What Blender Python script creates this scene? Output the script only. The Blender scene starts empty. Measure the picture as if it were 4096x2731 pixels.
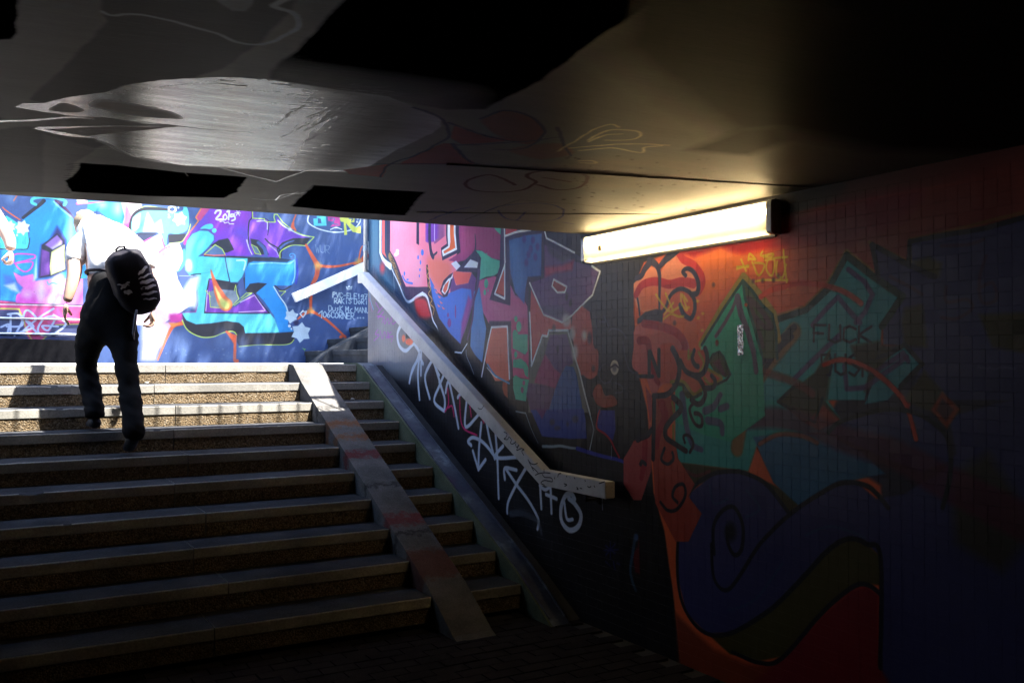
import bpy, bmesh, math, random
import numpy as np
from mathutils import Vector, Matrix, noise
random.seed(7); rng = np.random.default_rng(7)
S = bpy.context.scene
COL = S.collection

# ------------------------------------------------------------------ camera, sky, sun, exposure
FPX, YAW, PITCH = 3688.0, math.radians(30.62), math.radians(1.21)
cam_d = bpy.data.cameras.new('camera'); cam = bpy.data.objects.new('camera', cam_d); COL.objects.link(cam)
cam_d.sensor_width = 36.0; cam_d.lens = 36.0*FPX/4096.0; cam_d.clip_start = 0.05; cam_d.clip_end = 500
cam.location = (0, 0, 0); cam.rotation_euler = (math.pi/2+PITCH, 0, -YAW)
S.camera = cam
SQ = 0.33
SUN = Vector((0.30, -SQ, 1.0)).normalized()          # towards the sun
W = bpy.data.worlds.new('World'); S.world = W; W.use_nodes = True
nt = W.node_tree; bg = nt.nodes['Background']; sky = nt.nodes.new('ShaderNodeTexSky')
sky.sky_type = 'NISHITA'; sky.sun_disc = False
sky.sun_elevation = math.asin(SUN.z); sky.sun_rotation = math.atan2(SUN.x, SUN.y)
nt.links.new(sky.outputs[0], bg.inputs[0]); bg.inputs[1].default_value = 0.15
sun_d = bpy.data.lights.new('sun', 'SUN'); sun_d.energy = 5.0; sun_d.angle = math.radians(0.53); sun_d.color = (1.0, 0.95, 0.86)
sun = bpy.data.objects.new('sun', sun_d); COL.objects.link(sun); sun.location = SUN*30
sun.rotation_euler = SUN.to_track_quat('Z', 'Y').to_euler()
S.view_settings.view_transform = 'Standard'; S.view_settings.look = 'None'; S.view_settings.gamma = 1
S.view_settings.use_curve_mapping = False; S.view_settings.exposure = 3.0
S.cycles.max_bounces = 10; S.cycles.diffuse_bounces = 6; S.cycles.glossy_bounces = 4
S.cycles.sample_clamp_indirect = 6.0

# ------------------------------------------------------------------ key dimensions (metres, eye at the origin)
R_, T_ = 0.155, 0.322            # riser, tread
YL, ZL = 7.97, -0.03             # top nosing
ZF = ZL-10.2*R_                  # tunnel floor
XW = 3.32                        # tiled wall
YC = 4.70                        # edge of the ceiling
YB = 12.3                        # painted wall behind the landing
LAMP = 8.8
YD, DECK, PAR_TOP, RAIL_TOP = 6.40, 1.22, 1.90, 2.93   # upper deck edge, its soffit, kerb top, handrail
GAP = (0.9, 2.45)
def ceil_z(x): return 0.742+0.0145*x

# ------------------------------------------------------------------ mesh helpers
def link(name, me, mat=None, parent=None):
    o = bpy.data.objects.new(name, me); COL.objects.link(o)
    if mat is not None and me is not None and len(me.materials) == 0:
        for m in (mat if isinstance(mat, (list, tuple)) else [mat]): me.materials.append(m)
    if parent is not None: o.parent = parent
    return o
def tag(o, label=None, cat=None, group=None, kind=None):
    if label: o['label'] = label
    if cat: o['category'] = cat
    if group: o['group'] = group
    if kind: o['kind'] = kind
    return o
def thing(name, label, cat, group=None):
    return tag(link(name, None), label, cat, group)
def me_of(name, V, F, smooth=False, mi=None):
    me = bpy.data.meshes.new(name); me.from_pydata([tuple(v) for v in V], [], F); me.update()
    if smooth: me.polygons.foreach_set('use_smooth', [True]*len(me.polygons))
    if mi: me.polygons.foreach_set('material_index', mi)
    return me
def bm_me(name, bm, smooth=False):
    me = bpy.data.meshes.new(name); bmesh.ops.recalc_face_normals(bm, faces=bm.faces); bm.to_mesh(me); bm.free()
    if smooth: me.polygons.foreach_set('use_smooth', [True]*len(me.polygons))
    return me
def box(bm, x0, x1, y0, y1, z0, z1, bev=0.0):
    r = bmesh.ops.create_cube(bm, size=1.0)
    for v in r['verts']:
        v.co = Vector((x0+(v.co.x+.5)*(x1-x0), y0+(v.co.y+.5)*(y1-y0), z0+(v.co.z+.5)*(z1-z0)))
    if bev > 0:
        es = list({e for v in r['verts'] for e in v.link_edges})
        bmesh.ops.bevel(bm, geom=es, offset=bev, segments=2, affect='EDGES', profile=.6)
def boxme(name, *a, bev=0.0):
    bm = bmesh.new(); box(bm, *a, bev=bev); return bm_me(name, bm)
def prism(bm, pts, axis, a, b):
    """polygon pts (2-D) extruded along axis from a to b; axis 'X': pts=(y,z), 'Y': pts=(x,z), 'Z': pts=(x,y)"""
    def P(p, t):
        return {'X': (t, p[0], p[1]), 'Y': (p[0], t, p[1]), 'Z': (p[0], p[1], t)}[axis]
    A = [bm.verts.new(P(p, a)) for p in pts]; B = [bm.verts.new(P(p, b)) for p in pts]
    n = len(pts); bm.faces.new(A); bm.faces.new(B[::-1])
    for i in range(n): bm.faces.new((A[i], B[i], B[(i+1) % n], A[(i+1) % n]))
def tube(bm, pts, r, seg=10, cap=True):
    pts = [Vector(p) for p in pts]; n = len(pts); rings = []
    rr = r if isinstance(r, (list, tuple)) else [r]*n
    up = Vector((0, 0, 1))
    for i, p in enumerate(pts):
        d = (pts[min(i+1, n-1)]-pts[max(i-1, 0)]).normalized()
        a = d.cross(up)
        if a.length < .05: a = d.cross(Vector((0, 1, 0)))
        a.normalize(); b = a.cross(d)
        rings.append([bm.verts.new(p+(a*math.cos(t)+b*math.sin(t))*rr[i]) for t in [2*math.pi*k/seg for k in range(seg)]])
    for i in range(n-1):
        for k in range(seg):
            bm.faces.new((rings[i][k], rings[i][(k+1) % seg], rings[i+1][(k+1) % seg], rings[i+1][k]))
    if cap: bm.faces.new(rings[0][::-1]); bm.faces.new(rings[-1])

# ------------------------------------------------------------------ paint: a small vector rasteriser for the graffiti
_F0 = np.array([math.sin(YAW), math.cos(YAW), 0]); _R = np.array([math.cos(YAW), -math.sin(YAW), 0]); _Z = np.array([0, 0, 1.])
_F = _F0*math.cos(PITCH)+_Z*math.sin(PITCH); _U = _Z*math.cos(PITCH)-_F0*math.sin(PITCH)
def ray(x, y): return _F+_R*((x-2048)/FPX)-_U*((y-1365.5)/FPX)
def smooth_path(P, closed, k=6):
    P = np.array(P, float); n = len(P)
    if n < 3: return P
    out = []
    rngi = range(n if closed else n-1)
    for i in rngi:
        if closed: a, b, c, d = P[(i-1) % n], P[i], P[(i+1) % n], P[(i+2) % n]
        else: a, b, c, d = P[max(i-1, 0)], P[i], P[i+1], P[min(i+2, n-1)]
        for t in np.arange(k)/k:
            out.append(.5*((2*b)+(-a+c)*t+(2*a-5*b+4*c-d)*t*t+(-a+3*b-3*c+d)*t**3))
    if not closed: out.append(P[-1])
    return np.array(out)
class Paint:
    lw = 1.0
    """paint on a plane (origin o, unit axes eu ev, size w h metres); shapes are traced as seen in the survey photo and laid onto the plane"""
    def __init__(s, name, o, eu, ev, w, h, res, base):
        s.name = name; s.o = np.array(o, float); s.eu = np.array(eu, float); s.ev = np.array(ev, float)
        s.w, s.h, s.res = w, h, res; s.W, s.H = int(w*res), int(h*res)
        s.n = np.cross(s.eu, s.ev)
        s.a = np.ones((s.H, s.W, 3), np.float32)*np.array(base, np.float32)/255
        s.f = (0, 0, 1)
    def fr(s, ox, oy, sc): s.f = (ox, oy, sc)
    def tx(s, p):
        x, y = s.f[0]+p[0]/s.f[2], s.f[1]+p[1]/s.f[2]
        r = ray(x, y); t = s.o.dot(s.n)/r.dot(s.n); q = r*t-s.o
        return q.dot(s.eu)*s.res, q.dot(s.ev)*s.res, t
    def pts(s, P):
        Q = np.array([s.tx(p) for p in P]); return Q[:, :2], max(Q[:, 2].mean(), .1)
    def comp(s, x0, y0, al, col):
        h, w = al.shape
        sub = s.a[y0:y0+h, x0:x0+w]; sub += (np.array(col, np.float32)/255-sub)*al[..., None]
    def box_(s, Q, pad):
        x0 = max(int(Q[:, 0].min()-pad), 0); x1 = min(int(Q[:, 0].max()+pad)+2, s.W)
        y0 = max(int(Q[:, 1].min()-pad), 0); y1 = min(int(Q[:, 1].max()+pad)+2, s.H)
        return x0, x1, y0, y1
    def poly(s, col, P, sm=0, soft=2, a=1.0):
        P = [P[i:i+2] for i in range(0, len(P), 2)] if not hasattr(P[0], '__len__') else P
        if sm: P = smooth_path(P, True)
        Q, d = s.pts(P); sf = max(soft/s.f[2]*d/FPX*s.res, .7); pad = sf+2
        x0, x1, y0, y1 = s.box_(Q, pad)
        if x1 <= x0 or y1 <= y0: return
        ins = np.zeros((y1-y0, x1-x0), bool); D = np.full(ins.shape, 1e3, np.float32)
        X = np.arange(x0, x1)+.5; Y = np.arange(y0, y1)+.5
        for i in range(len(Q)):
            A, B = Q[i], Q[(i+1) % len(Q)]
            if A[1] != B[1]:
                lo, hi = min(A[1], B[1]), max(A[1], B[1]); m = (Y >= lo) & (Y < hi)
                if m.any():
                    xi = A[0]+(Y[m]-A[1])*(B[0]-A[0])/(B[1]-A[1]); ins[m] ^= X[None, :] < xi[:, None]
            s.seg(D, x0, y0, A, B, pad)
        sd = np.where(ins, D, -D); al = np.clip(sd/sf*.5+.5, 0, 1)*a
        s.comp(x0, y0, al, col)
    def seg(s, D, x0, y0, A, B, pad):
        ax0 = max(int(min(A[0], B[0])-pad)-x0, 0); ax1 = min(int(max(A[0], B[0])+pad)+2-x0, D.shape[1])
        ay0 = max(int(min(A[1], B[1])-pad)-y0, 0); ay1 = min(int(max(A[1], B[1])+pad)+2-y0, D.shape[0])
        if ax1 <= ax0 or ay1 <= ay0: return None
        X = (np.arange(ax0, ax1)+x0+.5)[None, :]; Y = (np.arange(ay0, ay1)+y0+.5)[:, None]
        d = B-A; L = max(d.dot(d), 1e-6); t = np.clip(((X-A[0])*d[0]+(Y-A[1])*d[1])/L, 0, 1)
        dd = np.hypot(X-A[0]-t*d[0], Y-A[1]-t*d[1])
        sub = D[ay0:ay1, ax0:ax1]; np.minimum(sub, dd, out=sub)
        return None
    def line(s, col, P, w=10, w2=None, sm=1, soft=2, a=1.0, closed=False):
        P = [P[i:i+2] for i in range(0, len(P), 2)] if not hasattr(P[0], '__len__') else P
        if closed: P = list(P)+[P[0]]
        if sm: P = smooth_path(P, False)
        Q, d = s.pts(P); k = d/FPX*s.res/s.f[2]; w = w*s.lw; w2 = None if w2 is None else w2*s.lw; sf = max(soft*k, .7)
        n = len(Q)-1; wa = w*k/2; wb = (w if w2 is None else w2)*k/2; pad = max(wa, wb)+sf+2
        x0, x1, y0, y1 = s.box_(Q, pad)
        if x1 <= x0 or y1 <= y0: return
        AL = np.zeros((y1-y0, x1-x0), np.float32)
        if wa == wb:
            D = np.full(AL.shape, 1e3, np.float32)
            for i in range(n): s.seg(D, x0, y0, Q[i], Q[i+1], pad)
            AL = np.clip((wa-D)/sf+.5, 0, 1)
        else:
            D = np.full(AL.shape, 1e3, np.float32)
            for i in range(n):
                wi = wa+(wb-wa)*(i+.5)/n; E = np.full(AL.shape, 1e3, np.float32); s.seg(E, x0, y0, Q[i], Q[i+1], pad)
                D = np.minimum(D, E-wi)
            AL = np.clip(-D/sf+.5, 0, 1)
        s.comp(x0, y0, AL*a, col)
    def dot(s, col, x, y, rx, ry=None, soft=2, a=1.0):
        ry = ry or rx; s.poly(col, [(x+rx*math.cos(t), y+ry*math.sin(t)) for t in np.linspace(0, 2*math.pi, 17)[:-1]], soft=soft, a=a)
    def star(s, col, x, y, r, n=7, ph=0.3, inner=.68, soft=2):
        s.poly(col, [(x+(r if k % 2 == 0 else r*inner)*math.sin(ph+math.pi*k/n), y-(r if k % 2 == 0 else r*inner)*math.cos(ph+math.pi*k/n)) for k in range(2*n)], soft=soft)
    def text(s, col, st, x, y, h, cw, w, slope=0.0, jit=.06, a=1.0):
        r = random.Random(len(st)*7+int(x))
        for ch in st:
            for pl in FONT.get(ch, []):
                P = []
                for q in pl.split():
                    u, v = int(q[0])/4, int(q[1])/6
                    P.append((x+u*cw*.78+r.uniform(-jit, jit)*cw*.5, y+slope*(u*cw)+(v-1)*h+r.uniform(-jit, jit)*h*.5))
                if len(P) == 1: s.dot(col, P[0][0], P[0][1], w*.7, soft=1)
                else: s.line(col, P, w=w, sm=0, soft=max(w*.25, 1), a=a)
            x += cw if ch not in ' .' else cw*.55; y += slope*cw*(1 if ch not in ' .' else .55)
    def image(s):
        img = bpy.data.images.new(s.name, s.W, s.H, alpha=False)
        buf = np.ones((s.H, s.W, 4), np.float32); buf[..., :3] = np.clip(s.a, 0, 1)
        img.pixels.foreach_set(buf.ravel()); img.update(); img.pack(); return img
FONT = {'P': ['06 00 30 41 32 03'], 'V': ['00 26 40'], 'C': ['41 20 01 05 26 45'], '-': ['03 33'], 'E': ['40 00 06 46', '03 33'],
 'L': ['00 06 46'], '1': ['12 20 26'], '9': ['42 31 11 03 23 42 35 16'], '7': ['00 40 16', '13 33'], 'R': ['06 00 30 41 33 03 46'],
 'A': ['06 20 46', '14 34'], 'K': ['00 06', '40 03 46'], 'i': ['22 26', '20'], 'S': ['41 20 01 23 44 26 05'], 'D': ['00 06 36 43 30 00'],
 'o': ['22 04 26 44 22'], 'u': ['02 05 26 45 42'], 's': ['32 13 34 16'], 'k': ['10 16', '42 14 46'], 'M': ['06 00 24 40 46'], 'c': ['42 23 15 36'],
 '.': ['26'], 'N': ['06 00 46 40'], '0': ['20 02 05 26 44 42 20'], '6': ['30 03 05 26 44 23 04'], 'O': ['20 02 05 26 44 42 20'],
 '2': ['02 20 42 06 46'], '*': ['20 25', '01 44', '04 41'], 'W': ['00 16 22 36 40'], 'U': ['00 05 26 45 40'], 'F': ['40 00 06', '03 33'],
 'G': ['41 20 02 05 26 45 43 23'], 'I': ['20 26'], 'H': ['00 06', '40 46', '03 43'], 'Y': ['00 23 40', '23 26'], 'T': ['00 40', '20 26'], 'B': ['00 06 35 33 03 32 30 00'], ' ': []}

# ================================================================== PAINT A: the big piece on the wall behind the landing
A = Paint('landing_mural', (-1.0, YB, -0.12), (1, 0, 0), (0, 0, 1), 7.0, 2.3, 300, (52, 84, 145))
NAVY, BLK, CYA, PUR, BLU, YEL, WHT, ORG = (52, 84, 145), (10, 13, 38), (85, 212, 226), (128, 42, 190), (18, 152, 236), (190, 222, 92), (226, 236, 246), (238, 96, 50)
PNK, MAG, PALE = (236, 120, 214), (206, 52, 160), (250, 228, 240)
def grp_left(L):
    L.fr(0, 780, 3.016)
    L.line(ORG, [30, 150, 90, 200, 240, 300], 14); L.line(ORG, [220, -20, 165, 70], 14)
    L.dot((120, 150, 190), 130, 30, 50, 60, soft=50, a=.7)
    L.poly(BLU, [0, 660, 160, 655, 340, 650, 360, 380, 270, 300, 420, 190, 540, 50, 640, 55, 760, 150, 860, 250, 1000, 420, 1090, 700, 1090, 1000, 830, 1020, 430, 1030, 400, 1050, 170, 930, 200, 1060, 270, 1110, 240, 1180, 190, 1200, 200, 1280, 0, 1270], soft=6)
    L.line(BLK, [280, 275, 400, 180, 480, 120, 530, 70], 34, 44, soft=5); L.line((60, 20, 80), [680, 70, 800, 180, 900, 290], 44, 22, soft=5)
    L.line(CYA, [430, 115, 385, 90, 400, 45, 500, 25, 600, 28, 720, 45, 790, 80, 775, 120], 36, soft=4)
    L.line((150, 215, 245), [650, 80, 730, 160, 850, 260], 20, soft=12, a=.8)
    L.poly((150, 218, 240), [830, 260, 900, 330, 910, 700, 880, 900, 820, 800, 800, 450], sm=1, soft=40, a=.8)
    L.poly((75, 215, 215), [0, 290, 80, 250, 200, 330, 330, 400, 350, 560, 330, 650, 0, 650], soft=6)
    for i in range(9): L.line((40, 165, 165), [150+i*20, 520-i*2, 148+i*20, 590], 7, soft=4, a=.7)
    L.line((12, 40, 40), [0, 650, 170, 655, 310, 655, 345, 620, 360, 520], 9)
    L.star(WHT, 270, 395, 98, 7); L.star(WHT, 115, 380, 80, 7); L.dot(WHT, 205, 485, 14)
    for P in ([170, 800, 180, 715, 400, 720, 420, 750, 390, 770, 175, 825], [175, 825, 370, 805, 395, 840, 360, 900, 300, 925, 230, 890, 190, 840]):
        L.line((225, 80, 190), P, 18, sm=1)
    L.poly(PNK, [160, 930, 260, 980, 400, 950, 430, 1040, 600, 1010, 1000, 1010, 1000, 1320, 200, 1310, 200, 1210, 270, 1120, 210, 1060], soft=5)
    L.poly((225, 80, 205), [210, 1310, 200, 1220, 260, 1180, 420, 1190, 460, 1290, 440, 1320], sm=1, soft=10)
    L.dot((250, 225, 242), 500, 1150, 55, 130, soft=50); L.dot((252, 240, 248), 690, 1050, 90, 130, soft=40)  # pale dapples of sun painted over the pink, also just below
    L.dot((252, 240, 248), 650, 1260, 60, 90, soft=40); L.dot((240, 180, 235), 330, 1200, 60, 40, soft=40)
    L.line((70, 200, 220), [570, 1045, 590, 1080, 640, 1060, 760, 1100, 830, 1130, 800, 1170, 740, 1195], 14, a=.7)
    L.poly((34, 30, 110), [500, 600, 590, 560, 690, 380, 800, 540, 810, 900, 610, 990, 450, 1010, 470, 800], soft=22)
    L.poly(BLK, [505, 605, 690, 462, 770, 545, 790, 905, 615, 975, 480, 1000, 490, 800], soft=5)
    L.poly((150, 110, 200), [540, 600, 690, 480, 755, 560, 745, 595, 630, 655], soft=8); L.poly((225, 220, 240), [625, 640, 730, 560, 745, 595, 640, 655], soft=22)
    L.poly((105, 48, 150), [500, 650, 600, 690, 600, 960, 485, 985], soft=8); L.dot((160, 90, 195), 575, 880, 25, 60, soft=25, a=.8)
    L.poly((236, 236, 150), [620, 685, 780, 595, 788, 895, 612, 970, 600, 860], soft=3); L.poly((240, 240, 238), [630, 705, 765, 615, 772, 885, 625, 950], soft=8)
    L.poly((190, 225, 235), [400, 1040, 440, 740, 450, 1000], soft=12)
    L.poly((60, 120, 215), [40, 960, 120, 970, 270, 1120, 240, 1180, 60, 1100], soft=20); L.poly((200, 225, 245), [50, 1090, 180, 1060, 230, 1175, 140, 1150], soft=20)
    # lower strip, conduit shadow, tag
    L.poly((206, 62, 130), [0, 1270, 200, 1300, 800, 1335, 1000, 1335, 1000, 1560, 0, 1560], soft=4); L.poly((222, 84, 165), [240, 1370, 700, 1360, 800, 1560, 240, 1560], soft=14)
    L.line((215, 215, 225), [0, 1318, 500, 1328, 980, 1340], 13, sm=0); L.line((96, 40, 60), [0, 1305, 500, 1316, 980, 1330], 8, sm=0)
    L.line((215, 205, 110), [0, 1370, 230, 1375, 240, 1430], 18, sm=0); L.poly((46, 56, 110), [0, 1385, 225, 1390, 260, 1560, 0, 1560], soft=6)
    L.fr(0, 750, 2.24)
    L.poly((46, 60, 112), [0, 1180, 230, 1200, 270, 1370, 0, 1370], soft=6); L.poly((52, 62, 112), [300, 1240, 760, 1225, 760, 1400, 300, 1400], soft=6)
    L.poly((206, 62, 120), [200, 1150, 420, 1200, 460, 1270, 390, 1360, 260, 1370, 215, 1250], soft=6)
    L.line((200, 205, 80), [0, 1085, 170, 1090, 200, 1150, 240, 1290, 290, 1370, 380, 1365, 420, 1330], 9, sm=0); L.line((200, 205, 80), [500, 1230, 720, 1222], 8, sm=0)
    T = (196, 212, 250)
    for P in ([10, 1250, 80, 1225, 70, 1290], [95, 1140, 95, 1290], [70, 1135, 160, 1130, 200, 1180, 190, 1240, 60, 1245], [130, 1325, 190, 1220, 225, 1110, 270, 1110, 330, 1170], [200, 1290, 330, 1180, 480, 1085], [165, 1300, 300, 1250, 230, 1190, 340, 1310],
              [480, 1150, 400, 1170, 340, 1260, 370, 1320, 480, 1310, 590, 1220, 480, 1140], [490, 1190, 430, 1280, 380, 1240, 520, 1245]): L.line(T, P, 17)
def grp_mid(L):
    L.fr(0, 780, 3.016)
    L.poly((30, 150, 225), [930, 60, 1500, 70, 1510, 400, 1380, 350, 1200, 200, 1050, 190, 1060, 110], soft=10)
    L.line((215, 75, 200), [930, 105, 1100, 95, 1300, 70], 26, 10); L.poly(PALE, [925, 50, 1050, 50, 1060, 100, 935, 105], soft=6)
    L.dot((190, 225, 245), 1230, 120, 60, 40, soft=40, a=.7); L.dot((190, 225, 245), 1420, 160, 60, 90, soft=50, a=.7)
    L.fr(450, 780, 4.612)
    L.poly(PALE, [160, 110, 540, 140, 540, 220, 420, 350, 330, 660, 180, 600, 220, 400], soft=12); L.poly(PNK, [250, 180, 330, 320, 350, 400, 310, 660, 190, 610, 230, 420], sm=1, soft=20)
    L.poly((220, 60, 160), [200, 560, 310, 520, 320, 680, 190, 620], soft=24)
    L.poly((56, 92, 160), [545, 145, 1060, 175, 1030, 290, 560, 210], soft=10); L.line(YEL, [530, 240, 600, 210, 720, 215, 980, 250], 16)
    L.line(BLK, [330, 690, 335, 560, 380, 400, 480, 300, 640, 260, 850, 260, 1050, 285], 64, soft=6)
    L.line((230, 110, 60), [400, 1, 400, 2], 2)
    L.poly((110, 222, 232), [400, 735, 350, 640, 360, 480, 430, 360, 560, 295, 750, 285, 1050, 300, 1180, 340, 1290, 280, 1300, 220, 1240, 200, 1340, 190, 1400, 300, 1410, 480, 1370, 650, 1200, 720, 1030, 720, 990, 940, 920, 760, 900, 690, 450, 695], sm=1, soft=6)
    for P in ([380, 420, 510, 340, 490, 600, 400, 660, 370, 600], [570, 680, 610, 450, 650, 330, 720, 450, 770, 550, 890, 460, 930, 700, 740, 690]): L.poly((240, 248, 248), P, soft=24)
    L.poly((80, 205, 225), [1050, 350, 1270, 320, 1290, 290, 1150, 330], soft=10)
    L.poly(NAVY, [1180, 270, 1300, 220, 1290, 290, 1230, 290], sm=1, soft=6)
    L.poly((40, 52, 92), [420, 740, 520, 695, 830, 695, 720, 780, 520, 880], soft=10); L.poly(BLK, [440, 735, 520, 700, 820, 695, 700, 720], soft=20, a=.5)
    L.poly(BLK, [1030, 735, 1350, 715, 1340, 760, 1280, 860, 1040, 880], soft=6); L.line(YEL, [1440, 540, 1400, 680, 1330, 800, 1270, 865, 1180, 880, 1050, 895], 15)
    # pale letter, nearly white with pink edges
    L.poly(PALE, [520, 910, 720, 790, 900, 700, 930, 800, 970, 960, 1050, 900, 1230, 880, 1300, 1040, 1300, 1200, 1210, 1400, 1170, 1400, 1210, 1560, 1330, 1800, 1500, 2000, 900, 2400, 400, 2400, 330, 1200], soft=8)
    L.line((240, 70, 180), [525, 895, 710, 790], 26, soft=8); L.line((240, 70, 190), [860, 1060, 940, 1000, 1060, 950], 30, 20, soft=12); L.poly((244, 120, 205), [860, 780, 960, 960, 1010, 1080, 980, 1180, 880, 1130], soft=40, a=.8)
    L.line((130, 60, 200), [910, 790, 960, 960], 20, soft=8)
    L.poly((70, 205, 220), [1300, 1000, 1300, 1200, 1260, 1340, 1190, 1420, 1260, 1390, 1330, 1280, 1340, 1000], soft=8)
    L.poly((60, 84, 140), [1200, 1430, 1370, 1290, 1480, 1440, 1450, 1560, 1240, 1560], soft=10); L.line((200, 215, 235), [1230, 1490, 1480, 1495], 10, sm=0, a=.7)
    L.line((60, 20, 60), [580, 1370, 660, 1395, 730, 1412], 7, a=.6)
    L.star(WHT, 1240, 440, 145, 6); L.line(WHT, [1100, 205, 1160, 230, 1165, 290, 1100, 325, 1040, 295, 1040, 235], 34, sm=0, closed=True); L.dot(WHT, 1215, 235, 18); L.dot(WHT, 1035, 360, 14); L.dot(WHT, 1045, 408, 22)
    L.fr(650, 750, 2.0906)
    L.poly((246, 190, 225), [-80, 1130, 100, 1120, 110, 1140, 60, 1220, 0, 1320, -150, 1420, -150, 1130], soft=14); L.poly(MAG, [60, 1060, 270, 1040, 290, 1000, 300, 1045, 170, 1050, 165, 1130, 60, 1130, 55, 1080], soft=12)
    L.line(ORG, [165, 1135, 90, 1160, 40, 1240, 0, 1340, -40, 1440], 34, 12, soft=6); L.poly((246, 150, 70), [50, 1130, 165, 1135, 80, 1170], soft=6)
    L.poly(PALE, [-160, 1130, -60, 1140, 40, 1160, 0, 1300, -60, 1440, -170, 1440], soft=30)
def grp_right(L):
    L.fr(650, 750, 2.0906)
    L.poly((206, 62, 130), [330, 165, 415, 170, 410, 240, 340, 290, 290, 270, 280, 245], soft=4); L.line((232, 128, 66), [330, 165, 278, 250, 300, 280, 210, 400, 190, 450], 10, sm=0); L.line((210, 50, 160), [330, 290, 210, 410, 185, 470], 20, soft=6)
    L.poly((104, 60, 200), [400, 175, 745, 183, 748, 300, 722, 480, 745, 568, 540, 572, 440, 575, 335, 570, 400, 500, 440, 430, 430, 370, 350, 340, 250, 390, 205, 440, 240, 370, 300, 300], soft=4)
    for P in ([420, 185, 600, 180, 640, 300, 520, 380, 460, 420, 400, 330], [600, 180, 745, 185, 730, 330, 660, 300], [540, 400, 650, 440, 720, 560, 560, 560]): L.poly((142, 36, 190), P, sm=1, soft=50, a=.9)
    L.dot((190, 110, 225), 600, 470, 22, 40, soft=40)
    L.poly((118, 50, 196), [725, 290, 755, 262, 880, 272, 890, 290, 945, 292, 960, 245, 1000, 305, 1060, 355, 1150, 398, 1250, 415, 1130, 425, 1030, 450, 965, 505, 985, 588, 900, 580, 750, 560, 722, 500], soft=4)
    L.dot((172, 90, 220), 900, 440, 35, 70, soft=50); L.dot((172, 90, 220), 755, 330, 14, 40, soft=24)
    L.line(BLK, [745, 180, 748, 250, 722, 300, 720, 480, 745, 560], 9); L.line((215, 205, 245), [705, 440, 725, 510, 748, 560], 12, 8, soft=4)
    L.line((210, 215, 250), [790, 282, 870, 286, 876, 350], 9, soft=4); L.line(BLK, [760, 262, 880, 272, 880, 400], 6); L.line((225, 232, 250), [965, 275, 1010, 320, 1075, 358, 1150, 395, 1230, 412], 12, 6, soft=3); L.dot(WHT, 1068, 350, 18, 14, soft=10)
    L.poly(BLK, [1235, 422, 1190, 488, 1100, 482, 1020, 510, 985, 560, 975, 590, 955, 510, 1000, 460, 1090, 425], soft=3); L.line((62, 92, 165), [975, 520, 1030, 470, 1100, 445], 22, 8, soft=6)
    L.poly(BLK, [735, 428, 800, 440, 860, 490, 888, 562, 770, 560, 745, 480], sm=0, soft=3); L.line((64, 92, 165), [800, 460, 850, 510, 865, 560], 26, 34, soft=8); L.poly((92, 118, 140), [742, 475, 790, 500, 825, 562, 775, 552], soft=2); L.line(YEL, [742, 475, 790, 500, 825, 562, 775, 552, 742, 475], 6, sm=0)
    L.line(BLK, [860, 430, 900, 470, 980, 520, 985, 590, 900, 590], 12); L.line((190, 180, 240), [890, 480, 950, 530, 972, 575], 9, 6, soft=4)
    L.line(YEL, [752, 185, 755, 258, 850, 262, 860, 285, 890, 290, 945, 290, 932, 250, 935, 225, 960, 225, 1005, 290, 1060, 335], 8, sm=0); L.line(YEL, [1100, 365, 1180, 400, 1268, 415, 1198, 487], 8, sm=0); L.line(YEL, [1198, 487, 1100, 482, 1040, 500, 985, 540, 985, 610], 8)
    L.poly(BLK, [540, 570, 700, 580, 975, 592, 1105, 605, 1080, 632, 900, 640, 730, 650, 690, 720, 690, 860, 640, 920, 620, 860, 650, 780, 700, 740, 710, 600, 560, 596], soft=3)
    # cyan body
    L.poly(CYA, [192, 560, 205, 450, 250, 390, 310, 362, 380, 365, 428, 400, 430, 440, 390, 490, 345, 540, 300, 575, 430, 576, 560, 582, 712, 592, 706, 650, 668, 745, 630, 790, 560, 792, 385, 765, 370, 850, 350, 1045, 600, 1055, 900, 1055, 940, 1100, 980, 1212, 690, 1217, 680, 1165, 640, 1130, 540, 1115, 400, 1135, 280, 1143, 200, 1110, 165, 1050, 280, 1045, 298, 980, 290, 850, 215, 1000, 180, 900, 300, 740, 215, 715, 192, 690], soft=4)
    L.poly((245, 248, 248), [175, 870, 240, 760, 310, 745, 290, 860, 295, 950, 270, 1010, 200, 960], sm=1, soft=20); L.dot((240, 248, 250), 220, 650, 22, 45, soft=18)  # sun glare on the letter's left side painted as white
    L.line((60, 190, 205), [225, 725, 330, 718, 430, 700], 12, 4, soft=4); L.line(BLK, [240, 728, 320, 722], 10, 4)
    L.line((30, 40, 110), [520, 560, 540, 680, 565, 795], 8, soft=3); L.dot((200, 240, 245), 560, 640, 20, 50, soft=30, a=.6); L.line((225, 245, 248), [620, 610, 690, 615, 680, 690], 10, soft=5)
    L.poly(CYA, [315, 345, 360, 312, 410, 305, 425, 330, 400, 350, 360, 345], sm=1); L.dot(CYA, 432, 360, 20)
    L.poly(BLK, [395, 490, 470, 440, 545, 425, 560, 440, 598, 520, 540, 545, 520, 545, 470, 490], soft=3); L.poly((84, 116, 160), [345, 560, 440, 478, 500, 520, 522, 560], soft=2); L.line(YEL, [350, 560, 440, 478, 500, 515, 522, 558], 8, sm=0); L.line((238, 130, 70), [350, 562, 430, 568, 525, 566], 8, sm=0)
    L.line(BLK, [350, 572, 440, 578, 700, 588], 9)
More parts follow.
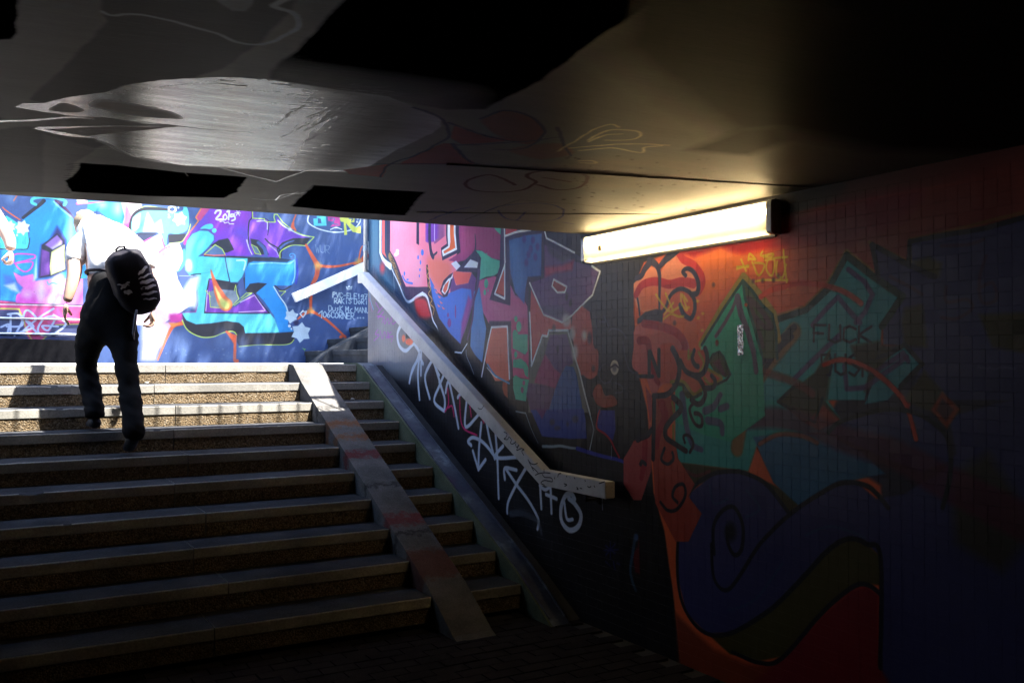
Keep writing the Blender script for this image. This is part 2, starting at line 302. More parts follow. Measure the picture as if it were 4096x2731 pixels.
    # blue T
    L.poly(BLU, [692, 850, 690, 700, 722, 632, 760, 618, 900, 622, 1040, 628, 1100, 600, 1112, 570, 1118, 700, 1105, 790, 1075, 820, 930, 820, 960, 900, 1040, 1010, 1060, 1080, 1050, 1140, 1100, 1205, 980, 1212, 930, 1070, 850, 950, 780, 875, 865, 810, 760, 800, 700, 860], soft=4)
    L.poly((70, 190, 242), [720, 640, 1100, 620, 1105, 700, 900, 700, 740, 700], soft=40, a=.8); L.line((150, 222, 250), [735, 640, 900, 630, 1050, 636, 1105, 606], 9, soft=4); L.line((170, 228, 250), [1108, 610, 1105, 740, 1085, 800], 8, soft=4)
    L.line((60, 175, 245), [1112, 600, 1108, 566, 1084, 552, 1064, 562, 1070, 580, 1085, 574], 9, 6); L.line((26, 40, 205), [1122, 600, 1128, 720, 1116, 800], 16, soft=12, a=.7)
    L.poly(BLK, [690, 860, 730, 805, 800, 795, 875, 803, 780, 882, 720, 880], soft=3); L.line((200, 230, 245), [930, 830, 975, 905, 1030, 985, 1050, 1060, 1035, 1090], 9, 14, soft=4)
    L.line(BLK, [940, 820, 1000, 860, 1075, 822], 10); L.line(YEL, [975, 865, 1030, 868, 990, 905], 6, sm=0)
    # inner box
    L.line(BLK, [392, 765, 560, 790], 9); L.poly((120, 48, 178), [385, 768, 450, 780, 440, 800, 415, 860, 400, 1000, 560, 1012, 620, 990, 770, 880, 895, 1050, 600, 1050, 352, 1046], soft=4)
    L.line(BLK, [388, 780, 372, 870, 352, 1048, 600, 1052, 895, 1052, 820, 960, 770, 885], 9, sm=0); L.line((225, 200, 245), [375, 860, 362, 1030], 8, soft=4); L.line((225, 200, 245), [650, 960, 770, 900, 860, 1030, 640, 1042], 7, sm=0, soft=4)
    L.poly((116, 132, 150), [392, 870, 470, 850, 602, 862, 612, 815, 622, 890, 640, 930, 600, 975, 570, 1012, 400, 1000], soft=4); L.poly(BLK, [430, 800, 455, 772, 560, 795, 632, 802, 605, 860, 480, 850], soft=4)
    L.line(YEL, [360, 860, 405, 915], 6); L.line(YEL, [390, 870, 400, 1000, 560, 1012, 640, 930, 622, 890, 612, 815, 600, 865], 6, sm=0)
    L.poly((60, 84, 150), [640, 790, 675, 750, 688, 850, 720, 885, 650, 920, 628, 860], soft=3); L.poly((92, 118, 140), [655, 925, 700, 880, 750, 885, 680, 925], soft=2); L.line(YEL, [655, 925, 700, 882, 750, 882, 680, 925, 600, 985], 6, sm=0)
    L.line((228, 100, 55), [405, 690, 425, 760, 450, 830, 470, 880, 500, 940, 530, 980], 6, 110, soft=8); L.line((235, 215, 120), [440, 830, 480, 920, 530, 990], 8, 50, soft=14); L.dot((190, 200, 105), 520, 975, 45, 35, soft=24)
    # bottom shadow and outline
    L.poly(BLK, [165, 1062, 200, 1112, 280, 1145, 400, 1137, 540, 1117, 640, 1132, 680, 1167, 690, 1219, 980, 1215, 1098, 1205, 1110, 1250, 1090, 1290, 1040, 1308, 900, 1314, 640, 1325, 622, 1290, 622, 1230, 590, 1198, 520, 1206, 430, 1243, 340, 1248, 250, 1222, 190, 1170], soft=3)
    L.line(YEL, [165, 1110, 200, 1180, 260, 1225, 340, 1252, 430, 1246, 520, 1210, 590, 1203, 620, 1230], 9); L.line(YEL, [640, 1330, 800, 1315, 1040, 1312, 1100, 1270], 7)
    L.line(ORG, [535, 1205, 600, 1255, 606, 1340, 604, 1440, 625, 1450], 16, 30, soft=6); L.poly(ORG, [530, 1205, 622, 1235, 612, 1330], soft=8)
    # orange web
    for P, w in (([1200, 480, 1250, 570, 1300, 655], (18, 46)), ([1300, 655, 1450, 660, 1640, 622], (26, 14)), ([1600, 640, 1650, 620, 1705, 570], (14, 44)), ([1300, 655, 1288, 740, 1248, 830, 1240, 930, 1240, 1035], (44, 20)), ([1240, 1030, 1180, 1060, 1130, 1100], (34, 10)),
                 ([1240, 1030, 1350, 1090, 1440, 1165, 1530, 1250], (26, 16)), ([1530, 1250, 1510, 1240, 1490, 1250], (20, 26)), ([1120, 215, 1092, 300, 1112, 358], (10, 16)), ([1092, 300, 1085, 330, 1095, 340], (22, 26)), ([1640, 610, 1665, 500, 1705, 492], (12, 12))):
        L.line(ORG, P, w[0], w[1], soft=7)
    for x, y, r in ((1300, 655, 24), (1640, 622, 22), (1240, 1030, 18)): L.dot((240, 190, 90), x, y, r, soft=24)
    # the small oval piece, stars, tags
    L.line((225, 238, 248), [1225, 225, 1218, 290, 1290, 340, 1400, 370, 1500, 372, 1600, 345, 1650, 290, 1656, 235], 11)
    L.poly(CYA, [1290, 235, 1365, 235, 1372, 320, 1265, 322, 1262, 260, 1300, 258, 1300, 300, 1330, 300, 1325, 262, 1290, 255], soft=2)
    L.poly((200, 48, 150), [1380, 232, 1480, 235, 1490, 320, 1400, 330, 1440, 290, 1385, 280], soft=3); L.line((60, 90, 150), [1400, 260, 1440, 262, 1420, 300, 1470, 310], 8)
    L.poly((214, 220, 90), [1480, 255, 1520, 240, 1610, 245, 1605, 290, 1570, 295, 1620, 335, 1655, 320, 1660, 385, 1590, 372, 1535, 300, 1545, 395, 1520, 398, 1515, 290, 1490, 285], soft=2); L.line((60, 90, 150), [1560, 262, 1590, 262, 1580, 280], 8)
    L.line(WHT, [1405, 352, 1450, 335, 1500, 350], 9); L.dot(WHT, 1632, 262, 9); L.dot(WHT, 1628, 288, 9)
    L.line((226, 234, 250), [440, 215, 455, 195, 485, 195, 480, 225, 450, 265, 510, 268], 16, soft=3); L.line((226, 234, 250), [525, 222, 508, 245, 520, 272, 540, 250, 525, 222], 12, soft=3); L.line((226, 234, 250), [540, 205, 558, 190, 552, 270], 14, soft=3); L.line((226, 234, 250), [600, 225, 575, 225, 570, 245, 600, 240, 606, 265, 580, 278], 14, soft=3)
    for P in ([620, 195, 645, 235], [645, 195, 615, 235], [605, 212, 652, 215], [480, 285, 510, 282, 520, 298, 550, 290, 560, 305, 595, 305]): L.line(WHT, P, 7, sm=0)
    L.text((110, 135, 175), 'WUR', 1280, 545, 65, 42, 7, slope=.05)
    for P in ([1050, 910, 1080, 960], [1230, 480, 1240, 560], [1150, 460, 1160, 560], [150, 1240, 160, 1430]): pass
    L.star((205, 228, 244), 1158, 1212, 88, 6, .1); L.star((205, 228, 244), 1078, 1078, 62, 6, .2); L.dot((20, 20, 80), 1118, 1130, 22, soft=8); L.line(WHT, [1175, 1030, 1200, 1050, 1175, 1085, 1150, 1055], 11, sm=0, closed=True); L.dot(WHT, 1200, 1038, 9); L.dot(WHT, 1062, 1158, 12); L.dot(WHT, 1078, 1182, 8)
    L.line((205, 225, 245), [1100, 1000, 1030, 990, 1050, 930], 3, soft=30, a=.4)
    Q = (196, 222, 242)
    L.line(Q, [1535, 828, 1545, 850, 1580, 850, 1585, 826, 1570, 838, 1560, 822, 1550, 838, 1535, 828], 6, sm=0)
    L.text(Q, 'PVC-ELE197', 1425, 918, 42, 29.5, 7.5, slope=.06); L.text(Q, 'RAKiS DoRi', 1437, 968, 42, 30, 7.5, slope=.03); L.text(Q, 'DusK Mc.MANU', 1390, 1030, 44, 31, 7.5, slope=.06)
    L.line(Q, [1305, 1055, 1335, 1030, 1330, 1090], 9, sm=0); L.text(Q, '06CORNER', 1345, 1085, 50, 33, 8, slope=.06)
    for x in (1633, 1655, 1680): L.dot(Q, x, 1090, 8)
    for P in ([170, 1330, 40, 120], [670, 1340, 30, 90], [800, 1320, 22, 60], [1110, 560, 22, 60], [1640, 1130, 40, 50], [560, 1420, 30, 30], [490, 1260, 24, 60]): L.dot((112, 142, 196), P[0], P[1], P[2], P[3], soft=50, a=.65)  # soft ovals: leaf-dappled sunlight painted into the wall colour
grp_left(A); grp_mid(A); grp_right(A)
A.fr(0, 0, 1)
for _ in range(40):
    x, y = random.uniform(600, 1400), random.uniform(1390, 1440); A.dot((150, 165, 190), x, y, random.uniform(1, 5), random.uniform(1, 3), soft=2, a=.5)

# ================================================================== PAINT B: tiled side wall
B = Paint('tiled_wall_paint', (XW, 1.40, ZF), (0, 1, 0), (0, 0, 1), 7.0, 2.62, 300, (16, 16, 20))
L = B; B.lw = 1.5
DK = (42, 28, 62); SAL = (228, 140, 104); NV = (44, 40, 62)
L.fr(1400, 800, 2.24)
L.poly((84, 88, 96), [100, 640, 200, 680, 560, 900, 760, 1200, 700, 1568, 100, 1568, 100, 700], soft=60); L.poly((120, 124, 130), [300, 1000, 520, 1100, 640, 1568, 420, 1568, 240, 1300], sm=1, soft=90, a=.8)
L.poly((28, 52, 78), [160, 120, 330, 160, 480, 700, 560, 960, 420, 900, 160, 660], soft=30); L.poly((70, 110, 135), [180, 400, 240, 400, 300, 600, 420, 800, 330, 760, 190, 600], soft=50)
L.poly((200, 120, 180), [220, 150, 310, 160, 290, 300, 230, 230], soft=12); L.line((60, 110, 210), [215, 230, 300, 300], 24, soft=10)
L.poly((244, 128, 150), [330, 150, 960, 200, 990, 400, 930, 560, 1090, 650, 1130, 720, 1100, 800, 950, 870, 830, 860, 720, 780, 500, 780, 430, 660, 370, 520, 325, 380], soft=5)
L.poly((240, 150, 175), [370, 380, 600, 400, 650, 760, 480, 760, 400, 560], sm=1, soft=60); L.poly((236, 120, 100), [700, 520, 900, 560, 860, 800, 740, 740], sm=1, soft=50)
L.line((232, 236, 244), [335, 165, 345, 280, 368, 380], 28, 10); L.line((66, 150, 205), [358, 170, 364, 290, 380, 390], 16, 8); L.poly((190, 70, 150), [375, 170, 430, 175, 425, 300, 390, 390], soft=10); L.line((240, 225, 240), [372, 215, 398, 255], 5)
L.poly((236, 240, 246), [455, 175, 500, 180, 495, 300, 460, 290], soft=10)
for x, y, r in ((450, 320, 7), (445, 348, 7), (432, 390, 8), (428, 420, 8), (425, 455, 14), (420, 480, 18), (410, 490, 16)): L.dot((244, 232, 240), x, y, r)
L.poly((122, 56, 168), [653, 185, 860, 200, 852, 300, 765, 375, 690, 380, 655, 350], sm=0, soft=8); L.line((150, 80, 130), [860, 300, 760, 380], 20, soft=14)
L.poly((152, 46, 106), [950, 215, 1350, 240, 1350, 540, 1250, 520, 1160, 460, 1120, 440, 1060, 530, 960, 560, 880, 540, 990, 470, 960, 330], soft=5); L.poly((176, 62, 120), [1000, 260, 1120, 300, 1100, 460, 1000, 500], sm=1, soft=50)
L.line(DK, [300, 150, 305, 330, 345, 460, 400, 560, 460, 720, 490, 790], 36); L.line((232, 236, 244), [285, 150, 268, 290, 258, 380, 268, 450], 12, 10)
L.poly((225, 95, 90), [275, 380, 300, 430, 330, 520, 290, 480, 265, 430], soft=5)
L.poly(DK, [498, 170, 612, 178, 620, 404, 542, 362, 492, 292], soft=2); L.poly((236, 238, 242), [516, 182, 594, 186, 595, 350, 540, 320, 507, 275], soft=2); L.poly((234, 112, 84), [528, 268, 570, 222, 580, 230, 582, 340, 545, 300], sm=0); L.dot((250, 200, 190), 556, 250, 5); L.dot((250, 200, 190), 572, 285, 6)
L.line(DK, [708, 315, 725, 460, 745, 512], 36, 30); L.line(DK, [735, 510, 778, 470], 22, 8, sm=0); L.line((225, 215, 240), [718, 285, 745, 300, 760, 365], 7)
L.poly(DK, [868, 200, 968, 208, 990, 462, 826, 542, 814, 430, 868, 392, 858, 300], soft=2); L.poly((238, 240, 244), [880, 240, 908, 220, 938, 238, 960, 446, 832, 506, 822, 450, 880, 412, 872, 290], soft=2); L.poly((236, 108, 46), [892, 250, 908, 238, 924, 252, 944, 430, 846, 480, 836, 462, 892, 425, 900, 370], soft=2)
L.poly((72, 184, 158), [1125, 450, 1180, 455, 1270, 520, 1350, 545, 1345, 640, 1290, 680, 1220, 690, 1150, 722, 1165, 620, 1172, 520], sm=0, soft=4); L.poly((72, 184, 158), [1280, 235, 1352, 245, 1350, 312, 1310, 275])
L.poly((238, 98, 84), [930, 640, 1090, 655, 1060, 740, 960, 765, 920, 700]); L.poly((104, 54, 126), [895, 740, 925, 680, 950, 765, 1060, 745, 1090, 655, 1130, 700, 1110, 900, 1040, 1150, 985, 1280, 960, 1000, 900, 830], soft=5)
L.poly((188, 84, 142), [1150, 722, 1290, 682, 1420, 720, 1480, 850, 1600, 920, 1600, 1200, 1440, 1230, 1240, 1100, 1190, 1000, 1140, 850], soft=5); L.poly((200, 112, 160), [1200, 820, 1400, 960, 1560, 1000, 1400, 1060, 1240, 1000], sm=1, soft=60, a=.7)
L.poly((58, 112, 206), [720, 700, 790, 840, 840, 872, 900, 826, 1000, 788, 1085, 800, 1092, 880, 1040, 1050, 990, 1290, 900, 1200, 800, 1060, 740, 880, 712, 690], soft=4); L.poly((150, 60, 150), [1060, 860, 1090, 900, 1040, 1100, 990, 1270, 1000, 1100], soft=20)
L.poly((66, 132, 198), [1110, 820, 1160, 780, 1200, 1050, 1222, 1150, 1180, 1490, 1110, 1400, 1075, 1330, 1085, 1150], soft=5)
for x, y in ((760, 810), (785, 850), (745, 770), (800, 900), (780, 930), (820, 950)): L.poly((236, 128, 130), [x, y, x+34, y+26, x+14, y+30])
for x, y, rx, ry in ((648, 470, 13, 28), (610, 515, 7, 20), (632, 560, 7, 20), (626, 625, 6, 14), (622, 680, 5, 14), (488, 660, 7, 20), (515, 712, 11, 8), (890, 1100, 16, 40), (945, 1000, 6, 60), (878, 1030, 8, 20)): L.dot((60, 118, 214) if y < 800 else (120, 60, 150), x, y, rx, ry)
L.line((60, 118, 214), [470, 680, 500, 730, 560, 748], 12)
L.line(DK, [1120, 310, 1125, 400, 1118, 470], 8, 22); L.poly(DK, [1105, 470, 1150, 480, 1175, 520, 1160, 650, 1060, 645, 948, 640, 1040, 530], sm=0, soft=2); L.poly((216, 226, 240), [1078, 530, 1148, 560, 1140, 610, 1018, 605]); L.poly((222, 226, 240), [905, 570, 950, 545, 992, 592, 955, 630])
L.line((74, 42, 96), [1155, 640, 1140, 780, 1110, 900, 1095, 1080, 1050, 1250], 34, 12)
L.poly(DK, [925, 650, 902, 770, 872, 862, 840, 872, 806, 812, 838, 722, 890, 670], sm=0); L.poly((232, 236, 242), [922, 655, 918, 700, 903, 712, 880, 802, 850, 850, 820, 822, 835, 770, 880, 706, 905, 692]); L.poly((216, 96, 62), [888, 722, 870, 800, 850, 836, 832, 812, 850, 760])
L.poly((52, 28, 66), [480, 775, 600, 780, 690, 780, 730, 1010, 692, 900, 650, 845, 560, 892, 500, 884], soft=4)
L.line((150, 116, 62), [355, 500, 400, 600, 450, 750], 40, 26); [L.line((40, 26, 20), [365+i*9+random.uniform(-8, 8), 520+i*24, 385+i*9, 530+i*24+random.uniform(-6, 14)], 5) for i in range(10)]
L.line((34, 26, 24), [690, 600, 702, 740, 722, 880, 762, 1040], 28); L.line((196, 148, 76), [686, 600, 706, 640, 690, 680, 714, 720, 700, 760, 724, 800, 704, 840, 736, 890, 720, 930, 752, 970, 744, 1030], 8)
L.line((226, 232, 240), [228, 385, 262, 450, 300, 540, 362, 596], 8, 40); L.line((222, 230, 240), [365, 600, 440, 760, 490, 880, 530, 912, 600, 866, 650, 838], 8, 24); L.line((222, 230, 240), [650, 840, 690, 872, 720, 980, 745, 1080, 790, 1170, 795, 1300], 24, 5)
L.poly((196, 42, 44), [578, 905, 620, 875, 680, 890, 710, 980, 722, 1050, 640, 1055, 600, 1020], sm=1, soft=22); L.dot((190, 60, 70), 290, 610, 22, 50, soft=30)
L.line((205, 215, 225), [385, 600, 395, 740, 397, 820], 3); L.poly((30, 50, 84), [420, 800, 520, 920, 640, 1080, 740, 1200, 700, 1240, 520, 1100, 400, 880], sm=1, soft=40, a=.8)
L.line((12, 12, 22), [765, 1040, 830, 1180, 900, 1280, 990, 1345, 1045, 1330], 56, 50, soft=6); L.line((12, 12, 20), [1060, 1340, 1110, 1440, 1220, 1568], 60, 90, soft=6)
L.poly((12, 12, 16), [790, 1160, 900, 1300, 1000, 1370, 1070, 1350, 1180, 1600, 900, 1600, 640, 1200], soft=30)
L.line((214, 222, 232), [940, 1362, 1000, 1368, 1050, 1285], 12, 8, sm=0); L.line((150, 160, 175), [1040, 1340, 1045, 1400, 1080, 1480, 1110, 1560], 7)
L.poly((210, 106, 84), [1272, 1150, 1405, 1145, 1425, 1620, 1300, 1620, 1210, 1440, 1235, 1300], soft=3); L.poly(DK, [1245, 1085, 1445, 1085, 1445, 1132, 1255, 1132], soft=8); L.poly((60, 56, 70), [1415, 1130, 1450, 1130, 1455, 1600, 1430, 1600], soft=6)
L.line((222, 224, 234), [1180, 1580, 1205, 1440, 1238, 1270, 1268, 1140, 1410, 1132, 1418, 1350, 1428, 1600], 15, sm=0)
L.fr(1950, 1250, 3.92)
L.poly((186, 78, 120), [370, 100, 640, 80, 650, 1050, 400, 1000, 370, 560], soft=10)
L.poly((70, 176, 142), [395, 320, 470, 300, 480, 340, 630, 340, 630, 600, 590, 660, 480, 600, 395, 560], soft=5); L.poly((70, 176, 142), [400, 740, 520, 720, 600, 780, 640, 860, 640, 1020, 590, 980, 560, 880, 400, 860], sm=0, soft=5)
L.poly((64, 166, 136), [400, 1020, 440, 980, 520, 1030, 650, 1050, 640, 1150, 600, 1390, 440, 1360, 400, 1180], soft=5)
for x, y, rx, ry in ((445, 100, 26, 48), (492, 220, 40, 84), (430, 330, 34, 60), (442, 660, 24, 54)): L.dot((70, 176, 142), x, y, rx, ry)
L.dot((150, 84, 120), 570, 1100, 20, 40); L.dot((130, 80, 110), 545, 1210, 24, 50)
L.poly((150, 66, 40), [240, 1080, 310, 1100, 320, 1340, 260, 1290, 230, 1180], sm=0, soft=12); L.line((72, 140, 185), [0, 810, 120, 980, 340, 1110], 20); L.line((190, 205, 215), [-10, 860, 90, 980, 150, 1020], 12)
L.fr(1400, 800, 2.24)
for x, y, rx, ry in ((1220, 750, 18, 42), (1208, 828, 11, 28), (1237, 812, 5, 12), (1225, 480, 6, 6)): L.dot((72, 178, 150), x, y, rx, ry)
# big letter right
L.poly((44, 28, 68), [1385, 235, 1740, 270, 1762, 340, 1880, 400, 2010, 470, 2160, 590, 2235, 640, 2180, 850, 1990, 1040, 1900, 1098, 1725, 1030, 1640, 900, 1600, 760, 1600, 1320, 1590, 950, 1440, 700, 1400, 600], soft=3)
L.poly((184, 44, 48), [1393, 240, 1512, 250, 1480, 290, 1395, 312]); L.line(WHT, [1392, 322, 1480, 292, 1560, 276, 1620, 266], 15); L.line(WHT, [1742, 270, 1760, 340, 1880, 402, 2010, 472], 14, sm=0)
L.poly((24, 22, 34), [1752, 270, 2060, 300, 2010, 460, 1880, 390, 1768, 335], soft=3)
L.poly((54, 104, 182), [1424, 362, 1600, 312, 1718, 300, 1712, 680, 1592, 690, 1572, 800, 1562, 930, 1480, 830, 1440, 650], soft=6); L.poly((70, 130, 200), [1430, 400, 1500, 380, 1560, 700, 1500, 840, 1450, 700], sm=1, soft=50, a=.7)
for x, y in ((1560, 350), (1620, 440), (1600, 490), (1660, 510), (1580, 560), (1640, 360), (1680, 420)): L.dot((66, 56, 150), x, y, 18, 34, soft=14, a=.8)
L.poly((94, 58, 116), [1742, 400, 1850, 450, 1990, 540, 2160, 595, 2222, 640, 2170, 850, 1990, 1028, 1900, 1086, 1735, 1020, 1660, 900, 1625, 740, 1740, 700], soft=6)
L.poly((160, 46, 90), [1745, 600, 1900, 585, 2010, 535, 1990, 630, 1850, 650, 1745, 690], sm=0, soft=18); L.poly((60, 48, 80), [1760, 400, 1990, 520, 1900, 560, 1780, 470], soft=20); L.poly((70, 56, 96), [1700, 960, 1900, 960, 1960, 1030, 1890, 1080, 1740, 1020], soft=30)
L.line((214, 218, 224), [2165, 592, 2240, 640, 2172, 850, 1992, 1030], 15, sm=0); L.line((214, 218, 224), [1610, 745, 1732, 1026, 1902, 1096, 1990, 1032], 15, sm=0)
L.poly((150, 52, 52), [1825, 712, 1942, 776, 1924, 826, 1860, 828, 1810, 772]); L.line((214, 218, 226), [1825, 712, 1942, 776, 1924, 826, 1860, 828, 1810, 772], 14, sm=0, closed=True)
L.poly((50, 30, 70), [1352, 240, 1382, 240, 1400, 560, 1440, 640, 1436, 945, 1250, 892, 1340, 600], soft=2); L.poly((190, 84, 56), [1378, 600, 1384, 862, 1302, 830]); L.line(WHT, [1383, 240, 1388, 560, 1380, 600, 1296, 840, 1386, 884, 1386, 580], 15, sm=0)
L.poly((186, 76, 70), [1622, 800, 1732, 1036, 1900, 1106, 1980, 1060, 1984, 1160, 1782, 1170, 1770, 1212, 1722, 1220, 1634, 1450, 1614, 1000], soft=2)
L.poly((172, 74, 62), [1990, 1044, 2080, 950, 2150, 1000, 2172, 1150, 2180, 1290, 2225, 1400, 2216, 1568, 2060, 1568, 2012, 1340, 1982, 1140], sm=0, soft=5)
L.fr(1950, 1250, 3.92)
L.poly((172, 76, 56), [1390, 700, 1700, 560, 1740, 760, 1720, 960, 1620, 1040, 1520, 1000, 1440, 860], sm=1, soft=6)
L.poly((100, 102, 96), [950, 320, 1250, 306, 1330, 560, 1400, 800, 1480, 1100, 1580, 1568, 640, 1568, 650, 1050, 660, 800, 700, 820, 860, 400, 940, 380], soft=3)
L.poly((92, 66, 112), [980, 350, 1244, 340, 1330, 650, 1340, 800, 1200, 860, 1150, 980, 1040, 870, 980, 760, 900, 640], soft=14); L.poly((150, 66, 106), [900, 650, 980, 760, 1040, 870, 1150, 960, 1060, 1200, 900, 1150, 730, 1100, 790, 920], soft=14)
L.poly((92, 64, 104), [640, 1100, 900, 1140, 1060, 1190, 960, 1568, 680, 1568, 610, 1300], soft=16); L.poly((46, 86, 150), [1140, 1000, 1230, 830, 1350, 850, 1400, 1000, 1470, 1400, 1500, 1600, 940, 1600, 1060, 1200], soft=8)
L.line(WHT, [660, 0, 680, 400, 690, 830, 720, 750, 860, 360, 940, 370, 960, 280, 1260, 280], 28, sm=0); L.line((180, 186, 186), [1265, 310, 1340, 560, 1390, 760, 1440, 920, 1520, 1250, 1610, 1600], 26, sm=0)
for x, y, rx, ry in ((1240, 120, 70, 110), (1330, 330, 50, 110), (1370, 620, 50, 120), (1520, 360, 40, 80)): L.dot((190, 194, 196), x, y, rx, ry, soft=40, a=.85)
for x, y, rx, ry in ((1040, 240, 26, 50), (1600, 400, 30, 90), (1660, 880, 26, 50), (1100, 570, 18, 50), (1300, -150, 20, 60), (1240, -250, 20, 60)): L.dot((18, 14, 16), x, y, rx, ry, soft=26, a=.6)
L.poly((150, 62, 36), [1700, 1140, 1780, 1130, 1840, 1290, 1940, 1290, 2020, 1350, 2020, 1450, 1840, 1490, 1720, 1440, 1650, 1280], sm=1, soft=8)
for P in ([1860, 790, 1780, 850, 1750, 980, 1820, 1100, 1920, 1080, 1960, 1000], [1900, 300, 1960, 250, 2100, 290, 2170, 400], [2000, 1100, 2100, 1150, 2110, 1240, 2000, 1260], [2120, 440, 2160, 700, 2230, 900, 2352, 950], [1700, 60, 1710, 240], [1830, 60, 1900, 230], [1760, 140, 1840, 150]): L.line((58, 58, 80), P, 18, soft=8, a=.75)
L.dot((196, 192, 172), 1992, 860, 68, 122, soft=6); L.dot((92, 88, 92), 1990, 860, 34, 66, soft=24, a=.8); L.line((60, 55, 60), [1930, 860, 2000, 820, 2050, 860], 20)
L.fr(2000, 1650, 3.92)
L.poly((38, 62, 140), [480, -40, 1310, -60, 1340, 100, 1365, 405, 1100, 412, 660, 372], soft=8); L.poly((96, 50, 110), [560, -60, 740, -60, 660, 100], soft=16)
for x, y, rx, ry in ((820, 150, 40, 50), (900, 240, 50, 40), (1180, 100, 50, 60), (1060, 180, 20, 40)): L.dot((56, 56, 74), x, y, rx, ry, soft=20, a=.7)
L.line((150, 172, 182), [1390, -40, 1420, 60, 1470, 262, 1408, 580], 18, sm=0); L.line((130, 150, 160), [670, 530, 820, 530, 950, 520, 1100, 550, 1210, 560], 34, 26, soft=12); L.line((38, 50, 150), [1210, 562, 1400, 620, 1600, 680, 1850, 735, 2000, 820, 2090, 940], 50, 30, soft=10)
L.poly((40, 48, 140), [1530, -40, 1800, -40, 1812, 250, 1770, 440, 1640, 330, 1530, 270], sm=0, soft=8); L.line((170, 28, 48), [1560, -30, 1530, 80, 1520, 240, 1650, 335, 1740, 440, 1800, 570, 1870, 700], 26); L.line((130, 150, 160), [400, 0, 470, 200, 540, 360, 600, 480], 14, 6, sm=0)
L.dot((90, 96, 96), 1440, 260, 70, 110, soft=70, a=.6)
L.line((130, 150, 160), [1750, 520, 1750, 700], 10); L.line((110, 130, 140), [1555, 380, 1555, 470], 6); L.line((130, 150, 160), [250, -20, 400, 6], 16, sm=0)
# silver letters under the rail
L.fr(1400, 1400, 1.96); SV = (178, 190, 206)
for P in ([510, -40, 545, 40, 490, 150, 465, 255], [545, 50, 532, 200, 545, 385], [545, 50, 572, 108], [642, 80, 588, 210, 625, 378], [650, 70, 690, 200, 740, 370], [745, 170, 700, 280, 660, 400, 735, 475], [740, 475, 742, 380, 700, 250],
          [750, 330, 765, 255, 795, 250, 850, 290], [780, 260, 815, 420, 850, 610], [845, 370, 880, 310, 850, 250], [915, 390, 905, 600, 1010, 500], [1030, 570, 1012, 760, 1006, 935], [963, 790, 1006, 935], [1006, 935, 1062, 858],
          [950, 745, 925, 715, 960, 685, 1020, 705, 1080, 760, 1140, 840], [1072, 580, 1095, 700, 1135, 850], [1140, 645, 1155, 850, 1165, 1160], [1200, 750, 1140, 840, 1310, 838], [1214, 1010, 1214, 925, 1305, 940], [1225, 935, 1310, 1060, 1400, 1180, 1475, 1320, 1470, 1400],
          [1385, 910, 1300, 1060, 1240, 1190, 1232, 1275], [1490, 1050, 1500, 1240], [1488, 1060, 1530, 1092, 1575, 1065], [1572, 1080, 1580, 1275], [1536, 1130, 1620, 1165]): L.line(SV, P, 22, 20, soft=5)
L.line(SV, [1760, 1165, 1735, 1125, 1690, 1140, 1655, 1230, 1660, 1340, 1720, 1410, 1790, 1380, 1810, 1290, 1760, 1200, 1715, 1160], 30, soft=6); L.line(SV, [1680, 1190, 1700, 1320, 1745, 1325], 20); L.line((90, 98, 110), [1260, 1280, 1360, 1280, 1470, 1340, 1500, 1440], 40, 20, soft=20, a=.6)
for P in ([765, 300, 772, 420, 745, 480], [772, 450, 800, 440, 815, 520], [860, 370, 868, 540, 900, 620, 995, 665], [940, 440, 950, 520], [1030, 520, 1050, 570]): L.line((196, 24, 96), P, 11)
L.line((120, 132, 146), [1975, 1120, 1980, 1250], 8)
L.fr(1400, 800, 2.24)
L.line((196, 206, 220), [455, 1120, 425, 1200, 440, 1300, 500, 1350, 570, 1290, 610, 1330, 640, 1440], 30, 18, soft=8); L.line(SV, [630, 1335, 600, 1430, 545, 1568], 20); L.line(SV, [640, 1350, 635, 1568], 20); L.line(SV, [735, 1440, 670, 1568], 18); L.line(SV, [745, 1450, 800, 1568], 18); L.dot((230, 100, 60), 530, 1270, 34, 30, soft=6); L.poly((6, 6, 8), [500, 1170, 560, 1175, 562, 1238, 500, 1235], soft=1); L.dot((230, 110, 70), 480, 1240, 16, 34, soft=8)  # black square paints the dark inside of a small wall recess
VT = (150, 52, 170)
for P in ([230, 920, 262, 980, 250, 1010, 290, 960], [300, 1000, 250, 1060], [240, 1040, 300, 1050, 290, 1100], [310, 1040, 310, 1110, 340, 1060, 350, 1110, 370, 1060], [370, 1040, 380, 1110, 410, 1090], [250, 1160, 225, 1200, 262, 1210, 215, 1260], [270, 1170, 290, 1240, 310, 1180, 330, 1240, 340, 1180, 350, 1250], [370, 1180, 340, 1230, 385, 1220, 370, 1270]): L.line(VT, P, 7, a=.8)
L.line((80, 150, 210), [175, 820, 185, 900, 210, 980], 8, a=.6); L.line((200, 60, 170), [170, 880, 200, 1000], 5, a=.6)
